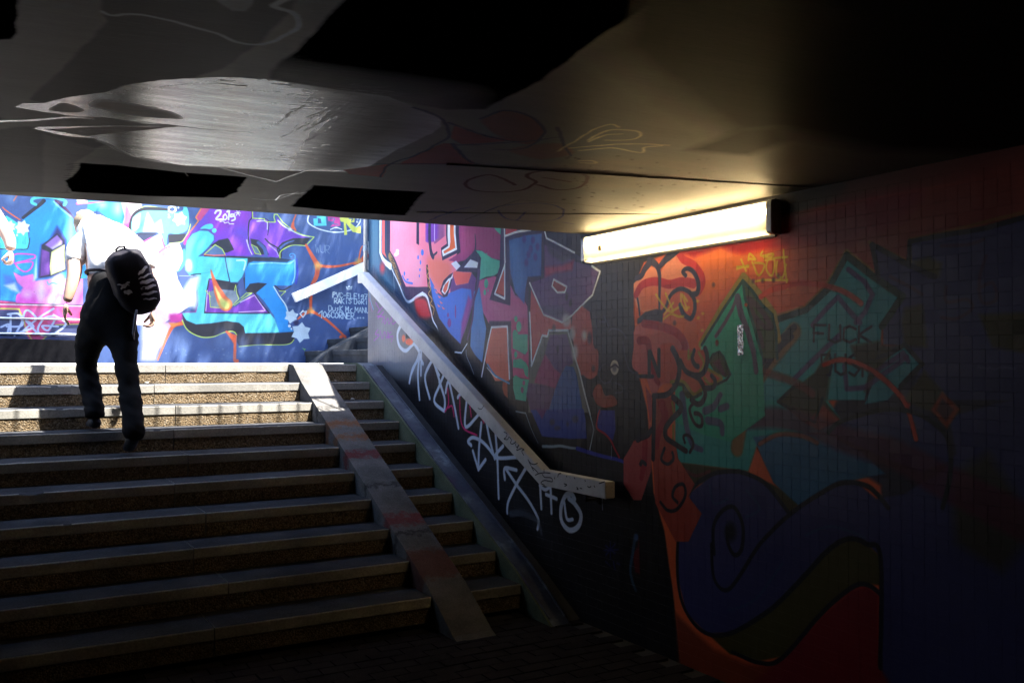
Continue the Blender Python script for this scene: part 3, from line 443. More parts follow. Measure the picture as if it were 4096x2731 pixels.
# ---- right-hand piece: warm ground, figure with curls, green/teal letters
L.fr(2550, 1000, 3.92)
L.poly((214, 96, 52), [100, 190, 500, 40, 600, -260, 7400, -1500, 7400, 7500, 800, 7500, 560, 5400, 420, 4400, 250, 3800, 150, 2500, 0, 1900, -60, 1000, -60, 560], soft=20)
L.poly((232, 120, 42), [760, 40, 1900, -80, 2100, 300, 1700, 420, 1200, 700, 980, 700, 1000, 400], sm=1, soft=160, a=.8)
L.poly((176, 20, 26), [620, 60, 640, -60, 1300, -200, 2200, -360, 3000, -560, 4300, -900, 4300, -400, 3400, -160, 2600, -60, 2000, -20, 1650, 60, 1500, 30, 1300, -60, 1050, 40, 880, 110, 760, 60], sm=0, soft=50)
L.fr(3000, 800, 1.96); L.poly((120, 38, 32), [420, 120, 800, -120, 2400, -700, 2400, 1700, 1200, 1700, 1000, 600, 500, 500], soft=300)  # darker maroon paints the weaker lamplight beyond the lamp's end
L.poly((14, 10, 14), [60, 200, 60, -100, 500, -300, 700, -120, 420, 60, 260, 150], soft=90)  # black patch painted as the lamp end cap's shadow
L.poly((112, 12, 36), [280, 190, 600, 60, 1000, -40, 1350, -60, 1200, 140, 1050, 230, 850, 290, 700, 370, 600, 340, 480, 300], sm=1, soft=60)
# teal / indigo letters further right
L.fr(2400, 1300, 1.0955)
OLV = (58, 54, 24); IND = (52, 55, 104); TE = (32, 96, 112)
L.poly((38, 36, 58), [960, 480, 1040, 330, 1060, 100, 1900, 60, 1900, 1600, 1232, 1600, 1232, 700, 1100, 620], soft=10)
L.poly((46, 156, 150), [330, 250, 560, 130, 700, 60, 900, 60, 1050, 120, 980, 300, 1060, 420, 1000, 470, 700, 490, 650, 640, 330, 600], soft=6)
L.poly(OLV, [330, 600, 640, 640, 760, 700, 880, 770, 830, 830, 700, 760, 560, 660, 420, 700, 385, 700], soft=4); L.line((90, 40, 40), [370, 630, 420, 660, 480, 640], 10, soft=6)
L.poly(IND, [340, 900, 400, 730, 500, 652, 610, 640, 720, 690, 830, 825, 900, 760, 980, 715, 1060, 690, 1140, 700, 1210, 760, 1330, 740, 1500, 640, 1560, 560, 1530, 400, 1900, 300, 1900, 1600, 1240, 1600, 1228, 1015, 1170, 958, 1090, 935, 1000, 985, 870, 1125, 740, 1250, 580, 1345, 470, 1350, 380, 1262, 340, 1100], soft=5)
L.fr(3000, 800, 1.96)
L.poly((56, 158, 164), [235, 930, 440, 868, 620, 700, 755, 450, 960, 600, 1190, 752, 1035, 985, 1022, 1130, 945, 1250, 900, 1568, 0, 1568, 60, 1300, 200, 1080], soft=5); L.poly((54, 146, 158), [1000, 1330, 1100, 1220, 1210, 1135, 1350, 1280, 1210, 1420, 1080, 1568, 900, 1600], soft=5)
L.poly(IND, [960, 352, 1250, 516, 1262, 322, 1540, 268, 1850, 218, 2200, 120, 2200, 1568, 1235, 1568, 1350, 1285, 1215, 1140, 1045, 1130, 1045, 980, 1195, 755, 1000, 610], soft=5)
for P in ([1280, 480, 1400, 450, 1500, 500, 1480, 600, 1400, 600, 1300, 530], [1215, 850, 1350, 820, 1385, 1150, 1210, 1140, 1190, 950], [1800, 900, 2200, 880, 2200, 1200, 1900, 1150], [900, 1500, 960, 1300, 1030, 1140, 1130, 1180, 1010, 1330], [540, 1568, 560, 1330, 640, 1270, 600, 1568]): L.poly(OLV, P, soft=20)
L.line((140, 110, 30), [200, 1000, 215, 910, 430, 845, 600, 680, 755, 405, 960, 560], 26, sm=0, soft=8, a=.7); L.line((12, 50, 40), [215, 935, 440, 862, 620, 690, 755, 435, 955, 590, 1195, 755, 1035, 990], 36, sm=0, soft=5); L.line((120, 100, 30), [935, 330, 1260, 490, 1245, 310, 1540, 250, 2148, 95], 18, sm=0, soft=8, a=.6)
L.line((18, 22, 40), [1010, 620, 955, 350, 1250, 512, 1450, 600], 26, sm=0); L.line((18, 22, 40), [1245, 500, 1252, 325, 1540, 272, 1850, 222, 2148, 135], 26, sm=0); L.line((18, 26, 36), [945, 1250, 1100, 1200, 1215, 1135, 1350, 1285, 1180, 1460], 24, sm=0)
for P in ([490, 980, 600, 850, 690, 760, 780, 870, 860, 960], [770, 545, 900, 640, 960, 740, 900, 880, 830, 960], [350, 1400, 500, 1250, 700, 1060], [740, 1300, 760, 1480, 900, 1470, 1230, 1230], [980, 1350, 1200, 1200, 1240, 1260]): L.line((78, 44, 100), P, 28, soft=10, a=.75, sm=0)
for P in ([1100, 600, 1250, 680, 1350, 740], [1850, 440, 1800, 620, 1820, 800, 1930, 780, 1900, 650, 1790, 700], [1540, 680, 1540, 800, 1700, 780, 1740, 850, 1620, 930, 1500, 920], [1500, 360, 1700, 350, 1830, 310]): L.line((60, 34, 70), P, 18, soft=8, a=.7)
L.line((196, 58, 30), [80, 765, 180, 700, 300, 665, 430, 650, 620, 680, 760, 730, 870, 810], 30, soft=8, a=.85); L.line((190, 46, 30), [590, 1290, 700, 1255, 850, 1290, 1000, 1370, 1120, 1470, 1240, 1600], 28, soft=8, a=.9)
L.text((14, 16, 36), 'FUCK.', 500, 1110, 130, 118, 13, slope=.02, a=.9); L.text((14, 16, 36), 'DUSK', 560, 1370, 160, 108, 13, slope=.02, a=.9)
for x in range(1790, 2090, 18): L.dot((120, 130, 160), x, 1316+random.uniform(-6, 6), 5, 8, a=.6)
L.fr(2400, 1300, 1.0955)
L.poly((40, 100, 138), [670, 490, 860, 470, 1000, 480, 1150, 560, 1250, 650, 1060, 690, 870, 790, 760, 690], soft=5); L.poly((48, 50, 104), [1060, 425, 1250, 370, 1400, 392, 1520, 490, 1530, 600, 1400, 640, 1200, 560, 1000, 470], sm=0, soft=6)
L.poly(OLV, [890, 425, 780, 330, 860, 260, 890, 250, 940, 210, 1010, 105, 975, 320, 1055, 415, 960, 450], soft=5); L.poly((150, 52, 26), [900, 430, 980, 350, 1055, 415, 960, 460], soft=6); L.line((20, 30, 24), [975, 320, 940, 425, 780, 335, 860, 260], 9, sm=0)
L.poly(OLV, [1100, 90, 1230, 70, 1200, 200, 1130, 180], soft=10); L.poly(OLV, [1420, 200, 1500, 290, 1560, 380, 1460, 380, 1330, 330], soft=10)
L.poly((150, 60, 24), [1500, 290, 1578, 368, 1520, 455, 1450, 372], soft=6); L.poly((70, 16, 26), [1500, 320, 1550, 370, 1515, 420, 1475, 372], soft=6); L.poly(OLV, [1560, 640, 1700, 560, 1800, 700, 1900, 900, 1760, 1080, 1560, 950, 1540, 760], soft=30, a=.7)
L.line((84, 16, 48), [600, 420, 750, 405, 900, 430, 1100, 510, 1300, 570, 1500, 680, 1858, 860], 60, 100, soft=30, a=.7); L.line((196, 60, 26), [980, 175, 1060, 150, 1160, 180, 1260, 250, 1340, 350, 1385, 500], 14, soft=5)
L.line((170, 84, 24), [600, 540, 640, 340, 720, 190, 850, 30], 50, soft=14, a=.7); L.line((30, 20, 36), [590, 420, 660, 240, 750, 110, 850, 10], 26, 20, soft=6); L.line((30, 20, 36), [625, 450, 680, 270, 770, 120, 840, 50], 16, soft=6); L.line((120, 44, 26), [610, 190, 700, 200, 850, 250, 930, 300], 24, soft=12, a=.7)
L.line((150, 60, 26), [700, 520, 780, 480, 880, 485, 950, 515], 14, soft=8, a=.7)
L.poly((66, 62, 22), [580, 1345, 740, 1250, 870, 1125, 1000, 985, 1090, 935, 1170, 958, 1228, 1015, 1230, 1140, 1170, 1130, 1100, 1150, 970, 1262, 800, 1450, 700, 1470, 570, 1440, 470, 1350], soft=5)
L.poly((120, 18, 32), [800, 1460, 970, 1268, 1100, 1155, 1170, 1138, 1225, 1180, 1225, 1500, 1290, 1600, 560, 1600, 700, 1500], soft=14)
L.poly((128, 52, 28), [330, 1260, 400, 1330, 500, 1420, 640, 1480, 760, 1490, 640, 1600, 460, 1600, 345, 1470], soft=14)
for P in ([610, 640, 500, 650, 400, 722, 350, 860, 340, 1100, 375, 1250, 460, 1345, 570, 1348, 740, 1250, 870, 1125, 1000, 985, 1090, 935, 1170, 958, 1230, 1020, 1228, 1500], [610, 640, 720, 690, 830, 825], [500, 1000, 498, 880, 540, 810, 590, 800, 626, 880, 620, 980, 590, 1006, 562, 960, 556, 890], [488, 960, 500, 1110, 555, 1160, 620, 1085, 700, 960, 830, 830, 960, 740, 1060, 690, 1160, 700, 1215, 740, 1262, 800], [580, 1430, 700, 1478, 800, 1455, 970, 1262, 1100, 1150, 1170, 1135, 1232, 1180], [1000, 470, 1060, 420, 1250, 370, 1400, 392, 1520, 490, 1535, 650, 1500, 800]): L.line((14, 18, 32), P, 13, soft=4)
L.dot((14, 18, 30), 572, 905, 24, 40, soft=16)
for P in ([480, 700, 500, 780, 560, 760], [640, 720, 700, 800, 640, 840], [900, 920, 1000, 880, 1090, 900, 1160, 930], [560, 1250, 680, 1200, 800, 1040]): L.line((40, 78, 110), P, 8, soft=6, a=.5)

L.fr(2550, 1000, 3.92)
L.poly(SAL, [-60, 520, 60, 430, 110, 300, 190, 262, 280, 270, 325, 350, 335, 440, 390, 300, 460, 190, 570, 60, 660, 40, 760, 160, 900, 300, 960, 460, 940, 620, 860, 670, 780, 640, 700, 590, 560, 600, 500, 720, 440, 880, 390, 940, 100, 980, -10, 900, -60, 700], soft=8)
L.poly((222, 116, 70), [20, 600, 330, 560, 500, 640, 460, 860, 400, 930, 60, 960], soft=30)
L.line((192, 36, 26), [640, 40, 720, 150, 870, 230, 1000, 400, 1010, 540, 960, 640], 84, 90, soft=8); L.line((186, 34, 34), [-20, 700, 60, 560, 200, 500, 340, 500, 500, 540, 700, 500, 880, 530], 84, 96, soft=8)
for P, w, w2 in (([342, 930, 346, 640, 344, 400, 310, 260, 240, 190, 190, 160], 26, 90), ([350, 260, 440, 150, 540, 60, 620, -30], 60, 110), ([755, 400, 712, 340, 780, 290, 870, 340, 940, 470, 955, 600, 930, 680, 850, 700], 46, 60), ([390, 970, 450, 880, 500, 740, 590, 640, 700, 610, 820, 670, 890, 780, 895, 950, 840, 1070, 760, 1040, 700, 960, 672, 860], 40, 56), ([0, 760, 22, 900, 34, 1020], 26, 22), ([190, 200, 110, 300, 60, 400, -20, 440], 80, 60)): L.line(NV, P, w, w2, soft=6)
L.poly(NV, [0, 1080, 120, 970, 300, 928, 400, 945, 388, 1150, 250, 1112, 100, 1112, 0, 1160], soft=5)
YG = (226, 196, 50)
for P in ([290, 700, 370, 820, 500, 960, 640, 900], [440, 680, 560, 960], [680, 690, 690, 840, 780, 940, 700, 700, 780, 800], [410, 1080, 520, 1000, 640, 1040, 720, 1040], [420, 1010, 560, 830]): L.line(YG, P, 26, soft=12, a=.8)
for x, y in ((1024, 995), (952, 1065), (1015, 1260), (940, 800), (800, 900)): L.dot(YG, x, y, 24, soft=14, a=.7)
for P in ([1560, 265, 1740, 265], [1625, 150, 1700, 330], [1560, 300, 1740, 240], [1740, 160, 1760, 60, 1850, 150, 1740, 130], [1960, 20, 1940, 90, 2120, 60, 2100, 110, 1980, 110], [1800, 190, 1900, 400, 1990, 230, 1840, 200], [2040, 170, 2020, 300, 2110, 400, 2150, 160, 2000, 160], [2190, 180, 2180, 380, 2280, 420, 2330, 230], [2290, 0, 2300, 150, 2352, 600], [1850, 490, 2000, 470, 2352, 470], [2130, 130, 2352, 110]): L.line(YG, P, 24, soft=10, a=.95)
# teal triangle with yellow rim and olive side
L.line((166, 142, 48), [1000, 1480, 1330, 900, 1660, 420, 1900, 690, 2130, 1000, 2200, 1400], 90, soft=16, sm=0)
L.poly((46, 172, 140), [1010, 1490, 1350, 940, 1650, 520, 1690, 850, 1820, 1200, 1960, 1700, 2000, 2600, 1450, 3000, 1050, 2900, 600, 2700, 590, 2000, 720, 1920, 850, 2000], soft=5)
L.poly((66, 80, 28), [1660, 480, 1800, 640, 1950, 850, 2110, 1000, 2170, 1300, 2180, 1700, 1980, 1700, 1830, 1180, 1690, 800], soft=5)
for P in ([1720, 760, 1850, 1100, 1960, 1500], [1760, 770, 1950, 960, 2100, 1180], [1850, 1060, 2000, 1200, 2100, 1200, 2000, 1060]): L.line((76, 42, 42), P, 60, soft=24, a=.8)
L.line((10, 62, 46), [1005, 1490, 1340, 940, 1650, 480, 1800, 640, 1950, 860, 2110, 1010, 2170, 1280, 2190, 1700], 34, sm=0); L.line((12, 74, 54), [1650, 480, 1685, 760, 1820, 1180, 1950, 1640], 34, sm=0)
L.line((88, 84, 104), [1560, 730, 1480, 940, 1380, 1120, 1230, 1350], 44, soft=8, sm=0); L.line((88, 84, 108), [1565, 740, 1620, 1000, 1720, 1250, 1820, 1600, 1860, 1900], 90, 60, soft=12, sm=0)
L.dot((110, 56, 30), 1245, 1455, 26, 48, soft=10); L.dot((150, 60, 30), 1700, 860, 26, 30)
L.line((220, 74, 24), [1930, 740, 2080, 630, 2352, 560], 60, soft=10, sm=0)
for x, y in ((1190, 545), (1810, 490), (1965, 480), (2135, 468), (110, 1050), (300, 1320), (580, 1140), (2210, 405)): L.dot((30, 18, 16), x, y, 22, 34, soft=20, a=.6)
# lower pink bulb and column with curls
L.poly((196, 96, 92), [-40, 1220, 150, 1120, 380, 1160, 620, 1260, 780, 1420, 800, 1640, 600, 2040, 400, 2100, 250, 2300, 200, 2200, 120, 1980, -80, 1840, -60, 1500], sm=1, soft=8)
L.poly((196, 78, 58), [380, 1480, 600, 1500, 660, 1800, 560, 2040, 400, 2090, 250, 2000, 300, 1700], sm=1, soft=20); L.line((164, 26, 40), [100, 1150, 380, 1200, 620, 1300, 740, 1480, 720, 1640], 90, soft=12); L.line((150, 22, 36), [30, 1420, 160, 1440, 200, 1700, 280, 2000, 330, 2080], 90, 60, soft=20)
L.fr(2550, 1400, 3.92)
L.poly((198, 86, 52), [650, 0, 1060, 0, 1100, 280, 1330, 440, 1200, 560, 1000, 620, 880, 700, 720, 560, 620, 480, 660, 250], soft=8)
L.line((160, 136, 40), [800, 0, 800, 140, 850, 40], 26, soft=10); L.line((160, 136, 40), [960, 40, 1040, 200, 980, 340], 30, soft=10); L.line((150, 128, 40), [1100, 300, 1320, 440, 1150, 540, 1050, 440], 36, soft=10); L.line((150, 128, 40), [530, 500, 720, 500, 880, 690, 1000, 620], 40, soft=10)
L.poly((60, 64, 26), [1130, 200, 1190, 80, 1280, 40, 1350, 130, 1450, 380, 1380, 430, 1200, 330], sm=0, soft=8); L.line((20, 44, 30), [1115, 200, 1180, 70, 1280, 25, 1350, 110, 1455, 380, 1400, 460, 1240, 540], 26, sm=0); L.poly((84, 36, 46), [1180, 200, 1280, 130, 1380, 380, 1340, 400], soft=16)
L.line((26, 50, 34), [560, 540, 700, 540, 780, 640, 870, 740, 1000, 680], 34); L.poly((54, 62, 24), [700, 560, 800, 660, 860, 740, 780, 760, 710, 660], soft=6)
L.poly((160, 62, 46), [270, 740, 420, 720, 560, 760, 590, 900, 560, 1080, 470, 1220, 480, 1340, 600, 1480, 640, 1700, 900, 2100, 800, 2300, 1010, 2560, 800, 3000, 600, 3000, 280, 2400, 240, 1700], soft=8)
L.line((150, 20, 34), [380, 850, 430, 1050, 330, 1300, 300, 1500], 120, 70, soft=24); L.line((140, 120, 36), [545, 820, 570, 1000], 30, soft=10); L.line((140, 120, 36), [560, 1180, 560, 1400], 30, soft=10)
L.poly((164, 66, 66), [120, 560, 220, 720, 230, 1000, 180, 1250, 0, 1400, -60, 1420, -100, 1500, -220, 1700, -220, 2100, -60, 2350, 60, 2350, 210, 1900, 220, 1300], soft=8); L.line((150, 20, 40), [120, 1450, 100, 1800, 60, 2000], 90, 60, soft=20)
PB = (72, 66, 110)
for P in ([1060, 950, 1200, 880, 1300, 700], [1100, 1100, 1300, 1150, 1330, 1300], [700, 700, 740, 1000, 780, 1240, 860, 1480, 1000, 1560], [1300, 920, 1400, 880]): L.line(PB, P, 90, 60, soft=20, a=.8)
SW = (26, 20, 36)
for P, w, w2 in (([550, -20, 620, 120, 655, 260, 640, 430, 570, 600, 450, 700, 250, 720], 70, 60), ([670, 170, 750, 320, 880, 390, 1000, 380, 1070, 280, 1095, 100, 1060, -20], 56, 60), ([890, 0, 860, 130, 900, 230, 945, 258], 40, 56), ([850, 390, 960, 450, 1030, 560, 1060, 700, 1010, 820, 930, 845, 850, 780], 50, 60), ([1160, 400, 1215, 480, 1190, 580, 1060, 600], 44, 60),
                 ([870, 840, 818, 920, 850, 1060, 930, 1180, 1005, 1180, 1010, 1060, 960, 1000, 900, 990], 34, 44), ([560, 740, 670, 850, 670, 950, 540, 1080, 440, 1230, 450, 1370, 600, 1480, 760, 1580], 70, 56), ([740, 1450, 720, 1350, 790, 1330, 860, 1400, 870, 1500, 820, 1600], 30, 34), ([260, 740, 256, 1100, 245, 1700], 60, 60), ([0, 1400, 120, 1340, 220, 1240], 70, 30)): L.line(SW, P, w, w2, soft=6)
for P in ([185, 30, 185, 400], [200, 30, 330, 390], [335, 0, 335, 400]): L.line((40, 42, 54), P, 52, sm=0, soft=4)
L.line((40, 42, 54), [0, 410, 240, 410], 40, sm=0)
L.fr(2250, 1600, 1.568)
L.line(SW, [640, 300, 620, 370, 660, 400, 695, 370, 690, 330], 14); L.line(SW, [615, 640, 660, 690, 720, 680, 770, 600, 760, 530, 710, 540, 690, 600, 720, 640], 15); L.line(SW, [500, 240, 540, 220, 560, 180], 18); L.line(SW, [490, 400, 500, 385, 520, 400], 18)
L.poly((90, 16, 24), [480, 850, 486, 1090, 455, 1080, 440, 960, 470, 920], soft=8); L.line((44, 74, 96), [455, 850, 440, 960, 425, 1060, 440, 1140, 460, 1190], 18, soft=6); L.dot((60, 90, 130), 462, 860, 14, 24, soft=8)
for P in ([270, 910, 330, 960], [330, 900, 270, 970], [300, 890, 300, 990], [260, 940, 350, 935], [270, 1010, 300, 1040], [320, 1010, 330, 1060], [340, 1020, 360, 1030]): L.line((34, 42, 110), P, 8, a=.8)
# ================================================================== PAINT C: the ceiling
ce = np.array([1, 0, .0145]); ce /= np.linalg.norm(ce)
C = Paint('ceiling_paint', (-2.6, 0.9, ceil_z(-2.6)), ce, (0, 1, 0), 6.0, 3.85, 260, (96, 92, 86))
L = C; SIL = (214, 220, 222)
L.fr(0, 0, 1.68)
L.poly((54, 50, 56), [600, -200, 2010, -100, 1960, 60, 1700, 330, 1480, 470, 1290, 525, 1030, 545, 900, 560, 680, 640, 300, 690, 200, 670, 480, 400, 720, 140], soft=14)
L.poly((56, 52, 58), [0, 870, 60, 860, 200, 850, 640, 940, 700, 970, 500, 1080, 440, 1180, 470, 1300, 0, 1290, -300, 1200, -300, 950], soft=16); L.poly((70, 66, 70), [290, 900, 290, 1300, 440, 1290, 500, 1090, 640, 1000], soft=10)
L.poly((9, 8, 10), [-600, -300, 110, -200, 112, 220, 60, 268, -600, 268], soft=12)
L.fr(0, 0, 1); L.poly((9, 8, 10), [1107, 262, 1226, 167, 1369, 0, 1600, -400, 3000, -400, 2600, 20, 2420, 130, 2165, 320, 2040, 385, 1940, 436, 1780, 440, 1400, 367, 1077, 315], soft=12)
L.poly((30, 28, 30), [2500, -400, 4300, -400, 4300, 620, 3500, 600, 3100, 520, 2900, 540, 2700, 400, 2420, 200], soft=120)
L.poly((34, 28, 26), [2750, 600, 2960, 520, 3120, 512, 3160, 560, 3000, 622, 2860, 612], soft=40)
L.fr(0, 0, 1.68)
L.poly(SIL, [100, 722, 150, 695, 300, 690, 460, 652, 700, 622, 880, 566, 1100, 536, 1500, 516, 1800, 530, 2050, 575, 2352, 612, 2600, 650, 2740, 700, 2950, 790, 2960, 850, 2900, 900, 2660, 1010, 2500, 1110, 2352, 1158, 2040, 1150, 1850, 1142, 1500, 1122, 1200, 1106, 900, 1050, 700, 950, 640, 930, 400, 906, 236, 868, 262, 856, 700, 845, 1290, 852, 1000, 835, 700, 790, 540, 785, 300, 756], soft=4)
L.poly((112, 96, 96), [2352, 640, 2700, 720, 2920, 800, 2880, 890, 2640, 1000, 2380, 1130, 2352, 900], soft=120, a=.0)
L.poly((104, 100, 104), [1900, 500, 3000, 640, 3000, 920, 2640, 1010, 2360, 1150, 2000, 1140, 2150, 900, 2250, 700], soft=420, a=.95)  # painted fade where the reflection in the silver ends
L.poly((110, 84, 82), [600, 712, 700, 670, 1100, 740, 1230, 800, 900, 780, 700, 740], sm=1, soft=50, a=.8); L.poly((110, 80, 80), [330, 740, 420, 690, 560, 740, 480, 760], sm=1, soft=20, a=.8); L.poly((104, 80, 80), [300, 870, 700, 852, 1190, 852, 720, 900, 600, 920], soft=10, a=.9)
L.line((60, 56, 60), [1380, 560, 1500, 566, 1650, 580], 8, 24, soft=10, a=.8)
rr = random.Random(3)
for i in range(260):                                        # roller and brush streaks, drips and scuffs over the whole soffit
    x, y = rr.uniform(-200, 2352), rr.uniform(0, 1300); l = rr.uniform(60, 420); c = rr.choice([(84, 80, 76), (70, 66, 64), (104, 100, 94), (58, 55, 54)])
    if 480 < y < 1160 and x > 100: continue
    L.line(c, [x, y, x+l*.5, y+l*.03+rr.uniform(-3, 3), x+l, y+l*.06], rr.uniform(2, 10), 1, soft=6, a=rr.uniform(.15, .5))
for i in range(900):                                        # scratchy spray strokes inside the silver field
    x, y = rr.uniform(500, 2650), rr.uniform(545, 1135)
    if y < 560+max(0, (1100-x))*.25 or y > 1120-abs(x-1700)*.1 or (x < 1350 and 770 < y < 870): continue
    l = rr.uniform(40, 260); c = rr.choice([(98, 100, 102), (122, 124, 128), (226, 230, 232), (80, 78, 80), (236, 240, 242), (70, 66, 68)])
    sl = rr.uniform(-.06, .14) if not (1750 < x < 2300 and 760 < y < 950) else rr.uniform(-.9, -.3)
    if x > 2200: c = tuple(int(q*.7) for q in c)  # strokes darkened to follow the painted reflection fade
    L.line(c, [x, y, x+l*.3, y+l*sl*.3+rr.uniform(-7, 7), x+l*.7, y+l*sl*.7+rr.uniform(-7, 7), x+l, y+l*sl], rr.uniform(3, 12), 2, soft=7, a=rr.uniform(.2, .6))
for i in range(70):                                         # ragged upper edge
    x = rr.uniform(700, 2300); y = 640-(x-700)*.12 if x < 1500 else 520+(x-1500)*.08
    L.line((60, 58, 60), [x, y-14, x+rr.uniform(30, 120), y-10+rr.uniform(-3, 12)], rr.uniform(3, 9), 2, soft=6, a=.7)
L.line(SIL, [-100, 822, 250, 806, 480, 788, 620, 800], 44, 30, soft=8); L.line((8, 8, 10), [690, 793, 900, 815, 1100, 838, 1300, 858, 1500, 880, 1690, 892], 10, 6, soft=2)
L.poly((96, 74, 70), [1495, 1132, 2045, 1150, 1860, 1222]); L.line((205, 210, 214), [1490, 1130, 1850, 1222, 2045, 1150], 10, sm=0); L.line((225, 230, 232), [640, 930, 900, 1052, 1200, 1106, 1500, 1126, 1850, 1143, 2352, 1150], 12, 10); L.line((210, 214, 216), [236, 866, 420, 908, 640, 930], 14)
L.line((130, 142, 152), [700, 80, 760, 108, 900, 100, 1100, 130, 1300, 190, 1450, 226, 1580, 282, 1720, 300, 1860, 270, 1970, 205, 2010, 145, 1960, 85, 1840, 42, 1960, -10], 26, 50, soft=14); L.dot((90, 98, 108), 420, 40, 60, 20, soft=40, a=.7)
L.poly((96, 100, 112), [1430, -20, 1710, -20, 1690, 40, 1650, 78, 1560, 76, 1490, 30], soft=8)
L.poly((9, 8, 9), [540, 1095, 800, 1112, 1250, 1162, 1662, 1190, 1590, 1290, 1500, 1330, 1000, 1318, 480, 1290, 440, 1215, 520, 1160], soft=8)
for i in range(14): L.line((9, 8, 9), [560, 1100+i*13, 455+rr.uniform(-30, 20), 1105+i*13], 10, 4)
L.line((190, 196, 196), [1700, 1335, 1850, 1342, 2000, 1290], 8); L.line((190, 196, 196), [1850, 1345, 1900, 1310, 2010, 1300, 2060, 1290], 14, 8); L.line((90, 88, 90), [1250, 1155, 1262, 1185], 5)
L.fr(0, 0, 1); L.poly((9, 8, 9), [1256, 740, 1420, 752, 1700, 768, 1660, 810, 1620, 862, 1400, 850, 1165, 826, 1200, 790], soft=8)
L.fr(1400, 0, 1.568)
RD = (138, 34, 24); OT = (44, 44, 74)
L.poly((116, 52, 28), [830, 745, 980, 690, 1150, 740, 1215, 830, 1140, 905, 1000, 880, 880, 820], sm=1, soft=14); L.poly((120, 60, 34), [1000, 940, 1300, 900, 1400, 960, 1200, 1000], sm=1, soft=16, a=.7)
L.poly(RD, [630, 870, 660, 778, 850, 850, 1040, 882, 700, 905], soft=6); L.poly(RD, [590, 900, 660, 900, 700, 980, 800, 1032, 300, 1032, 420, 972], soft=6); L.poly((150, 48, 40), [-40, 1066, 240, 1030, 210, 1112, 0, 1092], soft=6)
for P in ([400, 676, 560, 740, 622, 830, 590, 880, 420, 972, 250, 1030, 192, 1112], [620, 770, 850, 850, 1060, 890, 1300, 860], [640, 900, 740, 1010, 800, 1032, 500, 1028, 160, 1030], [820, 745, 970, 692, 1150, 742, 1215, 840, 1100, 930, 900, 940], [650, 912, 900, 900, 1080, 890], [1300, 800, 1340, 900, 1380, 980]): L.line(OT, P, 26, 16, soft=6, a=.9)
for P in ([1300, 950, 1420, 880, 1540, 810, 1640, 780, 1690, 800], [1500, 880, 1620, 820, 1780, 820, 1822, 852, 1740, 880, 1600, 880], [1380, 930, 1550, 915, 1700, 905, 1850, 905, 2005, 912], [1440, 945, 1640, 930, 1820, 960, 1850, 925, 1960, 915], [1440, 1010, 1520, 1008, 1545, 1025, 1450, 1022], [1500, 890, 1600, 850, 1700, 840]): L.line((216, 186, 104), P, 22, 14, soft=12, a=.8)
for P in ([1035, 1165, 960, 1120, 860, 1098, 760, 1125, 722, 1165, 800, 1195, 1000, 1205, 1110, 1180, 1155, 1130, 1130, 1100, 1080, 1110]): pass
L.line((66, 26, 28), [1035, 1160, 930, 1110, 850, 1098, 750, 1128, 724, 1162, 800, 1196, 980, 1206, 1110, 1182, 1160, 1140, 1110, 1100, 1200, 1075, 1380, 1078, 1490, 1110, 1440, 1175, 1300, 1190, 1180, 1160], 26, soft=8); L.line((66, 26, 28), [1220, 1115, 1380, 1142], 30, 12, soft=8)
for P in ([850, 1330, 960, 1290, 1200, 1275, 1330, 1310, 1310, 1370, 1150, 1390, 980, 1370, 930, 1320], [1100, 1330, 1050, 1380], [440, 1340, 560, 1320, 620, 1340], [500, 1380, 660, 1320, 760, 1300], [1330, 1395, 1400, 1405]): L.line((38, 44, 110), P, 14, soft=6, a=.9)
L.line((30, 22, 16), [1070, 1256, 1250, 1270, 1500, 1290, 1840, 1330], 5); L.line((30, 24, 18), [1060, 1256, 900, 1310, 720, 1380], 5)
for i in range(60): L.dot((40, 28, 18), rr.uniform(1300, 2300), rr.uniform(950, 1330), rr.uniform(4, 16), rr.uniform(2, 5), a=.7)
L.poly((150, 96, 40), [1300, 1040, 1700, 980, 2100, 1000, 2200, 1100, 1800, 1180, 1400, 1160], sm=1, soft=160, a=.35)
IMG = {'A': A.image(), 'B': B.image(), 'C': C.image()}

# ================================================================== materials
def new_mat(name):
    m = bpy.data.materials.new(name); m.use_nodes = True
    return m, m.node_tree, m.node_tree.nodes['Principled BSDF']
def nd(t, typ, **k):
    n = t.nodes.new(typ)
    for a, v in k.items(): setattr(n, a, v)
    return n
def pos(t): return nd(t, 'ShaderNodeNewGeometry').outputs['Position']
def scaled(t, vec, sc):
    m = nd(t, 'ShaderNodeMapping'); m.inputs['Scale'].default_value = sc; t.links.new(vec, m.inputs['Vector']); return m.outputs[0]
def noise_n(t, vec, scale, detail=5, rough=.6):
    n = nd(t, 'ShaderNodeTexNoise'); n.inputs['Scale'].default_value = scale; n.inputs['Detail'].default_value = detail
    n.inputs['Roughness'].default_value = rough; t.links.new(vec, n.inputs['Vector']); return n.outputs['Fac']
def ramp(t, fac, stops):
    r = nd(t, 'ShaderNodeValToRGB'); e = r.color_ramp.elements
    while len(e) < len(stops): e.new(.5)
    for i, (p, c) in enumerate(stops): e[i].position = p; e[i].color = (*c, 1) if len(c) == 3 else c
    t.links.new(fac, r.inputs[0]); return r.outputs[0]
def mixc(t, a, b, fac, mode='MIX'):
    m = nd(t, 'ShaderNodeMix', data_type='RGBA', blend_type=mode)
    for sock, v in ((m.inputs['Factor'], fac), (m.inputs[6], a), (m.inputs[7], b)):
        if isinstance(v, (int, float)): sock.default_value = v
        elif isinstance(v, (tuple, list)): sock.default_value = (*v, 1)
        else: t.links.new(v, sock)
    return m.outputs[2]
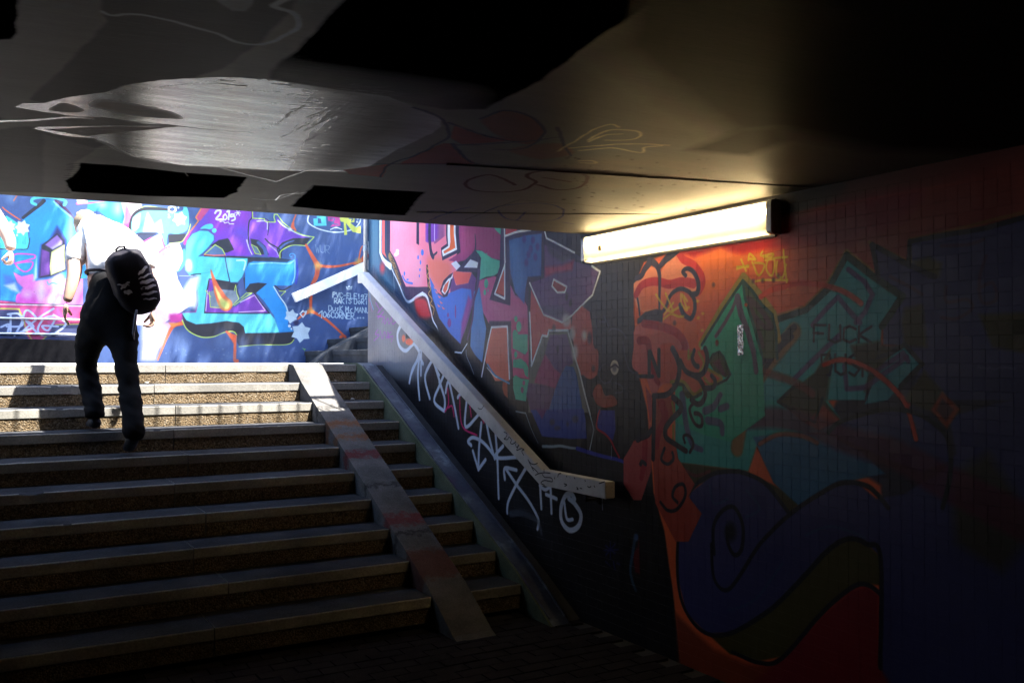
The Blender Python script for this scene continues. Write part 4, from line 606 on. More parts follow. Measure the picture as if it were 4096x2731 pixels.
def bump(t, p, h, strength, dist=.01):
    b = nd(t, 'ShaderNodeBump'); b.inputs['Strength'].default_value = strength; b.inputs['Distance'].default_value = dist
    t.links.new(h, b.inputs['Height']); t.links.new(b.outputs[0], p.inputs['Normal'])
def rough_map(t, p, fac, lo, hi):
    m = nd(t, 'ShaderNodeMapRange'); m.inputs[3].default_value = lo; m.inputs[4].default_value = hi
    t.links.new(fac, m.inputs[0]); t.links.new(m.outputs[0], p.inputs['Roughness'])
def stone(name, c0, c1, scale=14, bs=.4, rlo=.6, rhi=.9, fine=120, spots=None):
    m, t, p = new_mat(name); P = pos(t)
    n1 = noise_n(t, P, scale*.25, 6); n2 = noise_n(t, P, fine, 3, .7)
    c = ramp(t, n1, [(.3, c0), (.7, c1)])
    c = mixc(t, c, ramp(t, n2, [(.3, (.62, .62, .62)), (.7, (1.15, 1.15, 1.15))]), .8, 'MULTIPLY')
    if spots: c = mixc(t, c, spots, ramp(t, noise_n(t, P, 6, 6, .7), [(.58, (0, 0, 0)), (.68, (1, 1, 1))]))
    t.links.new(c, p.inputs['Base Color']); rough_map(t, p, n2, rlo, rhi); bump(t, p, n2, bs, .004); p.inputs['Specular IOR Level'].default_value = 0
    return m
def painted(name, pt, img, gain, rlo, rhi, streak=None, bs=.15, spec=.5, metal=0, warp=.004, dirt=.7):
    m, t, p = new_mat(name); P0 = pos(t)
    wn = nd(t, 'ShaderNodeTexNoise'); wn.inputs['Scale'].default_value = 9; wn.inputs['Detail'].default_value = 5; t.links.new(P0, wn.inputs['Vector'])
    ws = nd(t, 'ShaderNodeVectorMath', operation='MULTIPLY_ADD'); t.links.new(wn.outputs['Color'], ws.inputs[0]); ws.inputs[1].default_value = (warp*2,)*3; ws.inputs[2].default_value = (-warp,)*3
    wa = nd(t, 'ShaderNodeVectorMath', operation='ADD'); t.links.new(P0, wa.inputs[0]); t.links.new(ws.outputs[0], wa.inputs[1]); P = wa.outputs[0]
    s = nd(t, 'ShaderNodeVectorMath', operation='SUBTRACT'); t.links.new(P, s.inputs[0]); s.inputs[1].default_value = tuple(pt.o)
    cb = nd(t, 'ShaderNodeCombineXYZ')
    for i, (ax, ln) in enumerate(((pt.eu, pt.w), (pt.ev, pt.h))):
        d = nd(t, 'ShaderNodeVectorMath', operation='DOT_PRODUCT'); t.links.new(s.outputs[0], d.inputs[0]); d.inputs[1].default_value = tuple(ax/ln)
        t.links.new(d.outputs['Value'], cb.inputs[i])
    im = nd(t, 'ShaderNodeTexImage', image=img, extension='EXTEND', interpolation='Cubic'); t.links.new(cb.outputs[0], im.inputs[0])
    g = mixc(t, im.outputs[0], (gain, gain, gain), 1.0, 'MULTIPLY')
    v = scaled(t, P, streak) if streak else P
    n1 = noise_n(t, v, 3.0, 8, .65); n2 = noise_n(t, v, 60, 4, .7)
    g = mixc(t, g, ramp(t, n1, [(.25, (.62, .6, .58)), (.6, (1.05, 1.05, 1.05))]), dirt, 'MULTIPLY')
    g = mixc(t, g, ramp(t, n2, [(.3, (.78, .77, .76)), (.65, (1.06, 1.06, 1.06))]), dirt, 'MULTIPLY')
    hgt = n2
    if metal:
        bw = nd(t, 'ShaderNodeRGBToBW'); t.links.new(im.outputs[0], bw.inputs[0]); mr = ramp(t, bw.outputs[0], [(.2, (0, 0, 0)), (.45, (metal,)*3)])
        mp = nd(t, 'ShaderNodeMapping'); mp.inputs['Rotation'].default_value = (0, 0, .5344); mp.inputs['Scale'].default_value = (1.3, 11, 1); t.links.new(P0, mp.inputs['Vector'])
        n3 = noise_n(t, mp.outputs[0], 2.2, 7, .68)
        g = mixc(t, g, ramp(t, n3, [(.36, (.16, .16, .17)), (.5, (.62, .63, .64)), (.62, (1.15, 1.15, 1.15))]), mr, 'MULTIPLY')
        hm = nd(t, 'ShaderNodeMath', operation='MULTIPLY_ADD'); t.links.new(n3, hm.inputs[0]); hm.inputs[1].default_value = 2.0; t.links.new(n2, hm.inputs[2]); hgt = hm.outputs[0]
    g = mixc(t, g, (.03, .028, .026), ramp(t, noise_n(t, P, 9, 8, .75), [(.66, (0, 0, 0)), (.74, (.8, .8, .8))]))
    t.links.new(g, p.inputs['Base Color']); rough_map(t, p, n1, rlo, rhi); bump(t, p, hgt, bs, .003); p.inputs['Specular IOR Level'].default_value = spec
    if metal:
        t.links.new(mr, p.inputs['Metallic'])
        rm = nd(t, 'ShaderNodeMapRange'); rm.inputs[3].default_value = .55; rm.inputs[4].default_value = .22; t.links.new(bw.outputs[0], rm.inputs[0]); rm.inputs[1].default_value = .2; rm.inputs[2].default_value = .45; t.links.new(rm.outputs[0], p.inputs['Roughness'])
        sm_ = nd(t, 'ShaderNodeMapRange'); sm_.inputs[1].default_value = .008; sm_.inputs[2].default_value = .16; sm_.inputs[3].default_value = 0; sm_.inputs[4].default_value = .6; t.links.new(bw.outputs[0], sm_.inputs[0]); t.links.new(sm_.outputs[0], p.inputs['Specular IOR Level'])
    return m
M = {}
M['mural'] = painted('landing_mural_paint', A, IMG['A'], .50, .45, .75, warp=.0012)
M['tile'] = painted('painted_tile', B, IMG['B'], 1.35, .22, .5, bs=.12, warp=.0025, dirt=.4)
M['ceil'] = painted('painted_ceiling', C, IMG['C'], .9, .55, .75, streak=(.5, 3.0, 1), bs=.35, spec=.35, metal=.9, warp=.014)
M['nosing'] = stone('worn_concrete', (.19, .182, .168), (.33, .318, .29), 10, .25, .65, .9, 90)
M['aggregate'] = None
m, t, p = new_mat('exposed_aggregate'); P = pos(t)
vo = nd(t, 'ShaderNodeTexVoronoi'); vo.inputs['Scale'].default_value = 95; t.links.new(P, vo.inputs['Vector'])
c = ramp(t, vo.outputs['Distance'], [(.0, (.27, .21, .135)), (.45, (.15, .113, .072)), (.9, (.06, .045, .03))])
c = mixc(t, c, ramp(t, noise_n(t, P, 7, 6), [(.3, (.5, .48, .45)), (.7, (1.1, 1.05, 1))]), .8, 'MULTIPLY')
sepn = nd(t, 'ShaderNodeSeparateColor'); t.links.new(vo.outputs['Color'], sepn.inputs[0])
c = mixc(t, c, (.20, .165, .12), ramp(t, sepn.outputs[0], [(.8, (0, 0, 0)), (.84, (.8, .8, .8))]))
t.links.new(c, p.inputs['Base Color']); p.inputs['Roughness'].default_value = .7; p.inputs['Specular IOR Level'].default_value = 0; bump(t, p, vo.outputs['Distance'], .9, -.006); M['aggregate'] = m
M['ramp'] = stone('ramp_concrete', (.10, .095, .09), (.20, .19, .18), 12, .3, .5, .85, 110)
# ramp with sprayed bands
m, t, p = new_mat('sprayed_ramp_concrete'); P = pos(t); n1 = noise_n(t, P, 4, 6); n2 = noise_n(t, P, 110, 3, .7)
c = ramp(t, n1, [(.3, (.07, .068, .066)), (.7, (.145, .14, .135))])
sp = nd(t, 'ShaderNodeSeparateXYZ'); t.links.new(P, sp.inputs[0])
def band(y0, y1, col, c):
    a = nd(t, 'ShaderNodeMath', operation='SUBTRACT'); t.links.new(sp.outputs[1], a.inputs[0]); a.inputs[1].default_value = (y0+y1)/2
    w_ = nd(t, 'ShaderNodeMath', operation='MULTIPLY_ADD'); t.links.new(noise_n(t, P, 22, 4, .7), w_.inputs[0]); w_.inputs[1].default_value = .2; w_.inputs[2].default_value = -.1
    b_ = nd(t, 'ShaderNodeMath', operation='ADD'); t.links.new(a.outputs[0], b_.inputs[0]); t.links.new(w_.outputs[0], b_.inputs[1])
    k_ = nd(t, 'ShaderNodeMath', operation='ABSOLUTE'); t.links.new(b_.outputs[0], k_.inputs[0])
    h = (y1-y0)/2; return mixc(t, c, col, ramp(t, k_.outputs[0], [(max(h-.02, .001), (.65, .65, .65)), (h+.03, (0, 0, 0))]))
c = band(6.93, 7.00, (.16, .06, .015), c); c = band(6.75, 6.80, (.16, .06, .015), c); c = band(6.50, 6.58, (.12, .010, .012), c); c = band(5.72, 5.82, (.16, .016, .016), c); c = band(5.2, 5.45, (.10, .03, .016), c)
for q_ in (7.2, 6.15, 5.62): c = band(q_, q_+.012, (.012, .012, .012), c)
c = mixc(t, c, ramp(t, n2, [(.3, (.6, .6, .6)), (.7, (1.15, 1.15, 1.15))]), .8, 'MULTIPLY'); p.inputs['Specular IOR Level'].default_value = 0
t.links.new(c, p.inputs['Base Color']); rough_map(t, p, n2, .55, .85); bump(t, p, n2, .35, .004); M['mid_ramp'] = m
m, t, p = new_mat('painted_steel_channel'); P = pos(t); n1 = noise_n(t, P, 3.2, 6, .7); n2 = noise_n(t, P, 80, 3, .7)
c = ramp(t, n1, [(.28, (.06, .02, .06)), (.42, (.03, .033, .06)), (.55, (.07, .075, .10)), (.66, (.2, .23, .26)), (.8, (.04, .045, .08))])
t.links.new(c, p.inputs['Base Color']); rough_map(t, p, n2, .35, .6); bump(t, p, n2, .2, .003); M['steel_ramp'] = m
m, t, p = new_mat('white_painted_rail'); P = pos(t); n1 = noise_n(t, P, 5, 8, .7); n2 = noise_n(t, scaled(t, P, (6, 6, 6)), 8, 5, .75)
c = ramp(t, n1, [(.3, (.48, .48, .48)), (.7, (.68, .68, .68))])
c = mixc(t, c, (.06, .06, .07), ramp(t, n2, [(.6, (0, 0, 0)), (.72, (.7, .7, .7))])); t.links.new(c, p.inputs['Base Color']); p.inputs['Roughness'].default_value = .4; p.inputs['Metallic'].default_value = 0
bump(t, p, n2, .1, .002); M['rail'] = m
def plain(name, col, r=.6, metal=0, noise_s=30, var=.35, bs=.15):
    m, t, p = new_mat(name); P = pos(t); n = noise_n(t, P, noise_s, 5, .65)
    c = mixc(t, col, ramp(t, n, [(.3, (1-var,)*3), (.7, (1+var*.4,)*3)]), 1.0, 'MULTIPLY')
    t.links.new(c, p.inputs['Base Color']); p.inputs['Metallic'].default_value = metal; rough_map(t, p, n, max(r-.12, .02), min(r+.12, 1)); bump(t, p, n, bs, .003)
    return m
M['steel'] = plain('galvanised_steel', (.52, .56, .62), .38, .6, 40); M['dark_metal'] = plain('dark_metal', (.05, .05, .055), .5, .4)
M['concrete'] = stone('grey_concrete', (.16, .155, .15), (.28, .27, .26), 10, .3)
M['dark_concrete'] = stone('dirty_concrete', (.035, .035, .04), (.07, .068, .07), 10, .3)
M['tread'] = stone('shaded_tread', (.03, .031, .035), (.058, .06, .065), 10, .25, .6, .85, 90)  # step tops toned dark for shade; front bands stay lighter
M['pale'] = stone('pale_paving', (.38, .37, .34), (.52, .50, .46), 10, .25)
M['flat_black'] = plain('flat_black', (.005, .005, .006), .7)
M['flat_black'].node_tree.nodes['Principled BSDF'].inputs['Specular IOR Level'].default_value = 0
M['green_side'] = stone('mossy_concrete', (.07, .085, .055), (.14, .15, .10), 12, .3)
M['paver'] = stone('brown_grey_paver', (.018, .016, .019), (.03, .027, .031), 20, .3, .5, .8)
M['joint'] = plain('dark_joint', (.03, .03, .03), .9)
M['back'] = plain('cement_backing', (.05, .05, .055), .8)
M['asphalt'] = stone('asphalt', (.04, .04, .042), (.065, .065, .068), 30, .4)
M['blockstep'] = stone('blue_grey_step', (.025, .028, .034), (.055, .06, .07), 14, .3)
M['bark'] = stone('bark', (.06, .045, .03), (.12, .09, .06), 20, .8)
m, t, p = new_mat('leaf'); oi = nd(t, 'ShaderNodeObjectInfo'); n = noise_n(t, pos(t), 3, 3)
t.links.new(ramp(t, n, [(.3, (.025, .06, .012)), (.7, (.07, .13, .03))]), p.inputs['Base Color']); p.inputs['Roughness'].default_value = .5; M['leaf'] = m
M['weed'] = plain('weed_green', (.06, .22, .05), .5)
M['skin'] = plain('skin', (.52, .33, .25), .5, 0, 25, .12, .05); M['shirt'] = plain('white_cotton', (.78, .78, .78), .85, 0, 50, .06, .2)
M['trousers'] = plain('black_cotton', (.007, .007, .008), .8, 0, 60, .3, .3); M['shoe'] = plain('dark_shoe', (.02, .02, .022), .55, 0, 60, .3)
M['hair'] = plain('light_hair', (.30, .22, .14), .6, 0, 90, .4); M['bag'] = plain('black_nylon', (.010, .009, .016), .7, 0, 90, .4, .6); M['bagpatch'] = plain('pale_print', (.22, .23, .29), .5)
M['print'] = plain('reflective_print', (.82, .86, .95), .35, 0)
M['trousers'].node_tree.nodes['Principled BSDF'].inputs['Specular IOR Level'].default_value = .1
M['bag'].node_tree.nodes['Principled BSDF'].inputs['Specular IOR Level'].default_value = .2
M['jeans'] = plain('dark_denim', (.03, .04, .07), .8)
m, t, p = new_mat('lamp_diffuser'); n = noise_n(t, pos(t), 8, 5, .7)
tl = nd(t, 'ShaderNodeBsdfTranslucent'); tr_ = nd(t, 'ShaderNodeBsdfTransparent'); mx = nd(t, 'ShaderNodeMixShader'); mx.inputs[0].default_value = .35
t.links.new(ramp(t, n, [(.3, (.85, .80, .66)), (.7, (.92, .89, .80))]), tl.inputs[0]); tr_.inputs[0].default_value = (1, .97, .9, 1)
t.links.new(tl.outputs[0], mx.inputs[1]); t.links.new(tr_.outputs[0], mx.inputs[2]); t.links.new(mx.outputs[0], t.nodes['Material Output'].inputs[0]); M['diff'] = m
m, t, p = new_mat('fluorescent_tube'); p.inputs['Emission Color'].default_value = (1.0, .77, .42, 1); p.inputs['Emission Strength'].default_value = LAMP; M['tube'] = m
M['foil'] = plain('torn_silver_foil', (.75, .78, .82), .25, .9, 60, .6, .9)
M['sticker'] = plain('yellowed_sticker', (.62, .50, .26), .6)

# ================================================================== THE SETTING
def struct(name, me, m): o = link(name, me, m); o['kind'] = 'structure'; return o
def lab(o, l, c): return tag(o, l, c)
# tunnel floor of small pavers
fl = link('floor', me_of('floor', [(-5, -8, ZF-.012), (XW+.02, -8, ZF-.012), (XW+.02, 5.3, ZF-.012), (-5, 5.3, ZF-.012)], [(0, 1, 2, 3)]), M['joint']); fl['kind'] = 'structure'
bm = bmesh.new(); box(bm, -.098, .098, -.048, .048, -.03, 0); bm.faces.ensure_lookup_table()
for v in bm.verts:
    if v.co.z > -.01: v.co.x *= .975; v.co.y *= .95
pv = bm_me('paver', bm); pv.materials.append(M['paver'])
cells = []
for j in range(-3, 53):
    y = 5.0-.1*j-.05+.0
    for i in range(-14, 17):
        x = .2*i+(.1 if j % 2 else 0)
        if x > XW-.1 or y > YL-9*T_-.01+.0: continue
        r = np.array([x, y, ZF]); d = r.dot(_F); u = r.dot(_R)/max(d, .1); v = -r.dot(_U)/max(d, .1)
        if d < .5 or y < .5: continue
        vis = abs(u) < .56 and v < .385
        cells.append((0 if vis else 1, d, x, y))
cells.sort()
rest = bmesh.new()
for k, (vis, d, x, y) in enumerate(cells):
    z = ZF+random.uniform(-.002, .002)
    if k < 300 and not vis:
        o = link('paver', pv, None, fl); o.location = (x, y, z); o.rotation_euler = (random.gauss(0, .006), random.gauss(0, .006), random.gauss(0, .01))
    else: box(rest, x-.097, x+.097, y-.047, y+.047, z-.03, z)
o = link('paver_field', bm_me('paver_field', rest), M['paver'], fl); o['kind'] = 'stuff'
# ceiling / bridge deck with its edge
ze = 1.6
bm = bmesh.new()
prism(bm, [(-6.5, ceil_z(-6.5)), (9.5, ceil_z(9.5)), (9.5, PAR_TOP-.12), (-6.5, PAR_TOP-.12)], 'Y', -8.0, YC)
bmesh.ops.subdivide_edges(bm, edges=[e for e in bm.edges if abs(e.verts[0].co.y-e.verts[1].co.y) < .01 and e.verts[0].co.z < 1.2 and e.verts[1].co.z < 1.2], cuts=60, use_grid_fill=False)
for v in bm.verts:
    if v.co.z < 1.2 and v.co.y > 4: v.co.y += .012*noise.noise(Vector((v.co.x*3, 0, 0)))+.004*noise.noise(Vector((v.co.x*17, 5, 0)))
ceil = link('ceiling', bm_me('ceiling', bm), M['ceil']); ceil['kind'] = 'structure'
struct('upper_deck', boxme('upper_deck', -6.5, 9.5, YC+.013, YD, DECK, PAR_TOP-.1), M['dark_concrete'])
# board-joint ridges cast in the concrete soffit
for (x0, y0, x1, y1) in ((2.0, 4.35, 3.2, 3.85), (1.6, 3.2, 3.3, 2.9)):
    bm = bmesh.new(); tube(bm, [(x0, y0, ceil_z(x0)), ((x0+x1)/2, (y0+y1)/2+.01, ceil_z((x0+x1)/2)), (x1, y1, ceil_z(x1))], .004, 6); link('joint_ridge', bm_me('joint_ridge', bm), M['ceil'], ceil)
struct('tunnel_end_wall', boxme('tunnel_end_wall', -5.2, XW+.5, -8.2, -8.0, ZF-.1, .95), M['dark_concrete'])
struct('tunnel_side_wall', boxme('tunnel_side_wall', -5.2, -5.0, -8, 5.3, ZF-.1, 1.2), M['dark_concrete'])
# landing
bm = bmesh.new(); box(bm, -3.2, 8.6, YL+.3, YB+.1, -.6, ZL-.004); land = struct('landing', bm_me('landing', bm), M['concrete'])
bm0 = bmesh.new(); box(bm0, -.297, .297, -.297, .297, -.05, 0, bev=.004); sl = bm_me('slab', bm0); sl.materials.append(M['pale'])
for i in range(-5, 6):
    for j in range(7):
        o = link('slab', sl, None, land); o.location = (i*.6+.4, 8.64+j*.6, ZL+.004+random.uniform(-.002, .002)); o.rotation_euler = (random.gauss(0, .002), random.gauss(0, .002), 0)
        if o.location.y > YB-.3: o.scale.y = .4; o.location.y = YB-.13
        if o.location.x > 3.6: o.location.z -= .0
# street level round the stairwell
bm = bmesh.new()
for a in ((-40, 60, YB+.3, 90), (8.62, 60, -40, YB+.3), (-40, -3.45, -40, YB+.3), (-3.45, 8.62, -40, -8.3)): box(bm, a[0], a[1], a[2], a[3], ze-.1, ze)
box(bm, XW+.33, 8.62, YD+.01, 8.3, ze-.1, ze)
struct('street_pavement', bm_me('street_pavement', bm), M['asphalt'])

# ================================================================== MURAL WALL
mw = thing('mural_wall', 'wall behind the landing covered in blue, cyan and purple graffiti lettering dated 2019', 'wall')
link('wall_face', boxme('wall_face', -3.4, 8.6, YB, YB+.3, -.6, ze+1.0), M['mural'], mw)
link('coping', boxme('coping', -3.5, 8.7, YB-.04, YB+.36, ze+1.002, ze+1.08, bev=.01), M['concrete'], mw)
for z in (.50, .32): link('cable_pipe', (lambda b: (tube(b, [(-3.3, YB-.022, z+.01), (.9, YB-.022, z), (1.45, YB-.022, z-.003)], .013, 8), bm_me('cable_pipe', b))[1])(bmesh.new()), M['steel'], mw)
pl = lab(link('dark_block', boxme('dark_block', -3.3, 1.12, 11.5, YB-.003, -.04, .245, bev=.012), M['flat_black']), 'low black block at the foot of the graffiti wall, left of the climbing person', 'kerb')  # low near-black block, its top rising towards the left
for v in pl.data.vertices:
    if v.co.z > .1: v.co.z += (.5-v.co.x)*.02
sw = lab(link('stairwell_wall', boxme('stairwell_wall', -3.45, -3.2, YC+.02, YB-.003, ZF-.1, DECK-.003), M['concrete']), 'plain concrete retaining wall on the far left of the stairwell', 'wall')

bd = thing('blocker', 'added unseen building standing behind the graffiti wall, above the picture', 'blocker')  # mass added out of view to hold low skylight off the steps
link('blocker_body', boxme('blocker_body', -14, 16, YB+1.2, YB+9, ze, 15.0), M['dark_concrete'], bd)
for i in range(9):
    for k in range(4):
        f_ = link('blocker_window', boxme('blocker_window', -12+3*i, -10.7+3*i, YB+1.15, YB+1.26, ze+1.2+3*k, ze+2.8+3*k, bev=.02), M['steel'], bd)
        link('blocker_pane', boxme('blocker_pane', -11.92+3*i, -10.78+3*i, YB+1.13, YB+1.149, ze+1.28+3*k, ze+2.72+3*k), M['flat_black'], f_)
# ================================================================== TILED WALL
tw = thing('tiled_wall', 'long side wall of small square tiles painted black with silver letters and orange and teal graffiti', 'wall')
YE = 8.33
bm = bmesh.new(); box(bm, XW+.0008, XW+.32, -8, YC+.0, ZF-.1, .95); box(bm, XW+.0008, XW+.32, YC+.001, YD+.02, ZF-.1, DECK-.003); box(bm, XW+.0008, XW+.32, YD+.021, YE, ZF-.1, ze+.24)
link('wall_core', bm_me('wall_core', bm), M['tile'], tw)
TS = .0533
def tile_geom(bm, y, z, g=.0006):
    a, b = y+g, y+TS-g; c, d = z+g*.3, z+TS-g*.3; e = .0008
    tx_, ty_ = random.gauss(0, .010), random.gauss(0, .010)
    def X(yy, zz): return XW+tx_*(yy-y-TS/2)+ty_*(zz-z-TS/2)
    o_ = [(XW+.0009, a, c), (XW+.0009, b, c), (XW+.0009, b, d), (XW+.0009, a, d)]
    i_ = [(X(a+e, c+e), a+e, c+e), (X(b-e, c+e), b-e, c+e), (X(b-e, d-e), b-e, d-e), (X(a+e, d-e), a+e, d-e)]
    A_ = [bm.verts.new(q) for q in o_]; B_ = [bm.verts.new(q) for q in i_]
    bm.faces.new(B_[::-1])
    for k in range(4): bm.faces.new((A_[k], B_[k], B_[(k+1) % 4], A_[(k+1) % 4])[::-1])
tiles = []
nz = int((ze+.2-ZF)/TS)
for i in range(int((YE-.9)/TS)):
    y = YE-.004-TS*(i+1)
    for k in range(nz):
        z = ZF+.003+TS*k
        if y < YC+.02 and z+TS > ceil_z(XW)-.002: continue
        if y < YD+.03 and z+TS > DECK-.01: continue
        r = np.array([XW, y+TS/2, z+TS/2]); d = r.dot(_F); u = r.dot(_R)/d; v = -r.dot(_U)/d
        vis = abs(u) < .545 and abs(v) < .36 and y < 7.9
        stair_hidden = z+TS < ZL-(YL-y)*R_/T_
        tiles.append((0 if (vis and not stair_hidden) else 1, d, y, z))
tiles.sort()
def tile_share():
    out = []
    for q in range(8):
        bm = bmesh.new(); tile_geom(bm, -TS/2, -TS/2); me = bm_me('tile', bm)
        me.transform(Matrix.Translation((-XW, 0, 0))); me.materials.append(M['tile']); out.append(me)
    return out
share = tile_share(); bm = bmesh.new(); n_t = 0
for (h, d, y, z) in tiles:
    if n_t < 300 and h == 0:
        o = link('tile', share[n_t % 8], None, tw); o.location = (XW, y+TS/2, z+TS/2); n_t += 1
    else: tile_geom(bm, y, z)
o = link('tile_field', bm_me('tile_field', bm), M['tile'], tw); o['kind'] = 'stuff'
link('coping', boxme('coping', XW-.02, XW+.36, YD+.05, YE+.03, ze+.242, ze+.29, bev=.008), M['concrete'], tw)
# things on the wall
foil = thing('foil_strip', 'narrow torn strip of silver foil stuck to the teal triangle on the tiled wall', 'sticker')
fp = [ray(x, y)*(XW/ray(x, y)[0]) for x, y in ((2952, 1300), (2975, 1302), (2976, 1360), (2974, 1415), (2953, 1420), (2954, 1360))]
bm = bmesh.new(); N_ = 14; rows = []
for i in range(N_):
    f_ = i/(N_-1); z = fp[0][2]+(fp[4][2]-fp[0][2])*f_; y0_, y1_ = fp[0][1], fp[1][1]
    rows.append([bm.verts.new((XW-.002-random.uniform(0, .004), y0_+(y1_-y0_)*g_+random.uniform(-.002, .002), z+random.uniform(-.003, .003))) for g_ in (0, .33, .66, 1)])
for a_, b_ in zip(rows[:-1], rows[1:]):
    for k in range(3): bm.faces.new((a_[k], a_[k+1], b_[k+1], b_[k]))
link('foil', bm_me('foil', bm), M['foil'], foil)

# ================================================================== MAIN STAIRCASE
st = thing('staircase', 'wide concrete block staircase climbing to the sunlit landing with a bicycle ramp in it', 'staircase')
def step_block(x0, x1, k):
    yf = YL-k*T_; zt = ZL-k*R_+random.uniform(-.0015, .0015); zb = zt-R_+.003
    hb = .062; ch = .006; rec = .006
    prof = [(yf+ch, zt), (yf+.34, zt), (yf+.34, zb), (yf+rec, zb), (yf+rec, zt-hb-.004), (yf, zt-hb), (yf, zt-ch)]
    bm = bmesh.new(); n_ = max(int((x1-x0)/.045), 4); rings = []; sd = random.uniform(0, 99)
    for i in range(n_+1):
        x = x0+.003+(x1-x0-.006)*i/n_; w_ = noise.noise(Vector((x*5, sd, 0)))*.0018+noise.noise(Vector((x*19, sd, 3)))*.0012
        ck = max(0, noise.noise(Vector((x*7, sd, 9)))-.38)*.05
        rings.append([bm.verts.new((x, yy+((ck*.6+w_) if j in (0, 5, 6) else 0)+(ck*.5 if j == 0 else 0), zz-(ck*.55 if j in (0, 6) else 0)+(w_*.5 if j == 0 else 0))) for j, (yy, zz) in enumerate(prof)])
    bm.faces.new(rings[0]); bm.faces.new(rings[-1][::-1])
    for r0, r1 in zip(rings[:-1], rings[1:]):
        for j in range(7): bm.faces.new((r0[j], r1[j], r1[(j+1) % 7], r0[(j+1) % 7]))
    bmesh.ops.recalc_face_normals(bm, faces=bm.faces)
    for f in bm.faces:
        c = f.calc_center_median()
        f.material_index = 1 if (f.normal.y < -.8 and c.z < zt-hb-.012) else (2 if f.normal.z > .8 else 0)
    me = bpy.data.meshes.new('step_block'); bm.to_mesh(me); bm.free()
    o = link('step_block', me, [M['nosing'], M['aggregate'], M['tread']], st)
jx = [1.41, 1.27, 1.37, 1.30, 1.337, 1.19, 1.318, 1.18, 1.306, 1.157]
for k in range(10):
    xs = [-3.2, jx[k]-2.9, jx[k]-1.45, jx[k], 2.437]
    for a_, b_ in zip(xs[:-1], xs[1:]): step_block(a_, b_, k)
    step_block(2.703, 3.068, k)
def nz_(y): return ZL-(YL-y)*R_/T_
bm = bmesh.new(); prism(bm, [(YL-9*T_+.2, ZF-.1), (YL+.05, ZF-.1), (YL+.05, ZL-.2), (YL-9*T_+.2, ZF-.05)], 'X', -3.2, XW)
link('stair_base', bm_me('stair_base', bm), M['dark_concrete'], st)
y0_ = YL-9*T_-.30
bm = bmesh.new(); prism(bm, [(y0_-.03, ZF), (y0_+.02, ZF+.02), (YL-9*T_+.06, nz_(YL-9*T_+.06)+.02), (YL-.36, nz_(YL-.36)+.022), (YL-.12, ZL-.005), (YL-.02, ZL+.006), (YL+.30, ZL+.006), (YL+.30, ZF), ], 'X', 2.44, 2.70)
link('wheel_ramp', bm_me('wheel_ramp', bm), M['mid_ramp'], st)
bm = bmesh.new(); prism(bm, [(y0_-.05, ZF), (y0_, ZF+.03), (YL-9*T_+.06, nz_(YL-9*T_+.06)+.035), (YL-.1, nz_(YL-.1)+.035), (YL+.02, ZL+.012), (YL+.34, ZL+.012), (YL+.34, ZF)], 'X', 3.07, 3.085)
o = link('stringer', bm_me('stringer', bm), M['green_side'], st)
bm = bmesh.new(); prism(bm, [(y0_-.05, ZF), (y0_, ZF+.03), (YL-9*T_+.06, nz_(YL-9*T_+.06)+.035), (YL-.1, nz_(YL-.1)+.035), (YL+.02, ZL+.012), (YL+.34, ZL+.012), (YL+.34, ZF)], 'X', 3.086, 3.21)
for dx in (3.088, 3.20):                           # folded lips of the steel channel
    prism(bm, [(y0_, ZF+.03), (YL-9*T_+.06, nz_(YL-9*T_+.06)+.035), (YL-.1, nz_(YL-.1)+.035), (YL-.1, nz_(YL-.1)+.048), (YL-9*T_+.06, nz_(YL-9*T_+.06)+.048), (y0_, ZF+.043)], 'X', dx, dx+.009)
link('steel_ramp', bm_me('steel_ramp', bm), M['steel_ramp'], st)
bm = bmesh.new(); prism(bm, [(y0_, ZF), (YL-9*T_+.06, nz_(YL-9*T_)+.01), (YL, ZL-.01), (YL+.34, ZL-.005), (YL+.34, ZF)], 'X', 3.2105, XW+.003)
link('gutter', bm_me('gutter', bm), M['dark_concrete'], st)

# upper flight to the street, rising to the right along the mural wall
s2 = thing('upper_staircase', 'second flight of dark steps rising to the right beside the graffiti wall', 'staircase')
for i in range(11):
    x0_ = 3.98+.32*i; zt = ZL+.165*(i+1); b_ = bmesh.new()
    prism(b_, [(x0_, zt-.008), (x0_+.008, zt), (x0_+.36, zt), (x0_+.36, zt-.165), (x0_+.014, zt-.165), (x0_+.014, zt-.06), (x0_, zt-.06)], 'Y', 11.53, YB-.004)
    link('step', bm_me('step', b_), M['blockstep'], s2)
    b_ = bmesh.new(); prism(b_, [(x0_, zt-.008), (x0_+.008, zt), (x0_+.36, zt), (x0_+.36, zt-.165), (x0_+.014, zt-.165), (x0_+.014, zt-.06), (x0_, zt-.06)], 'Y', 8.62, 11.19)
    link('step', bm_me('step', b_), M['blockstep'], s2)
sl_ = .165/.32
bm = bmesh.new(); prism(bm, [(3.75, ZL), (3.98, ZL+.17), (7.4, ZL+.17+3.42*sl_), (7.4, ZL)], 'Y', 11.2, 11.45); link('wheel_ramp', bm_me('wheel_ramp', bm), M['blockstep'], s2)
bm = bmesh.new(); prism(bm, [(3.6, ZL), (3.98, ZL+.19), (7.4, ZL+.19+3.42*sl_), (7.4, ZL)], 'Y', 8.48, 8.615); link('stringer', bm_me('stringer', bm), M['blockstep'], s2)
bm = bmesh.new(); prism(bm, [(3.98, ZL-.1), (7.5, ZL+3.2*sl_), (7.5, ZL-.1)], 'Y', 8.6, YB-.01); link('stair_base', bm_me('stair_base', bm), M['dark_concrete'], s2)
lab(link('side_wall', boxme('side_wall', XW+.325, 8.6, 8.34, 8.475, -.1, ze+.3), M['concrete']), 'short return wall running right beside the upper flight of steps', 'wall')

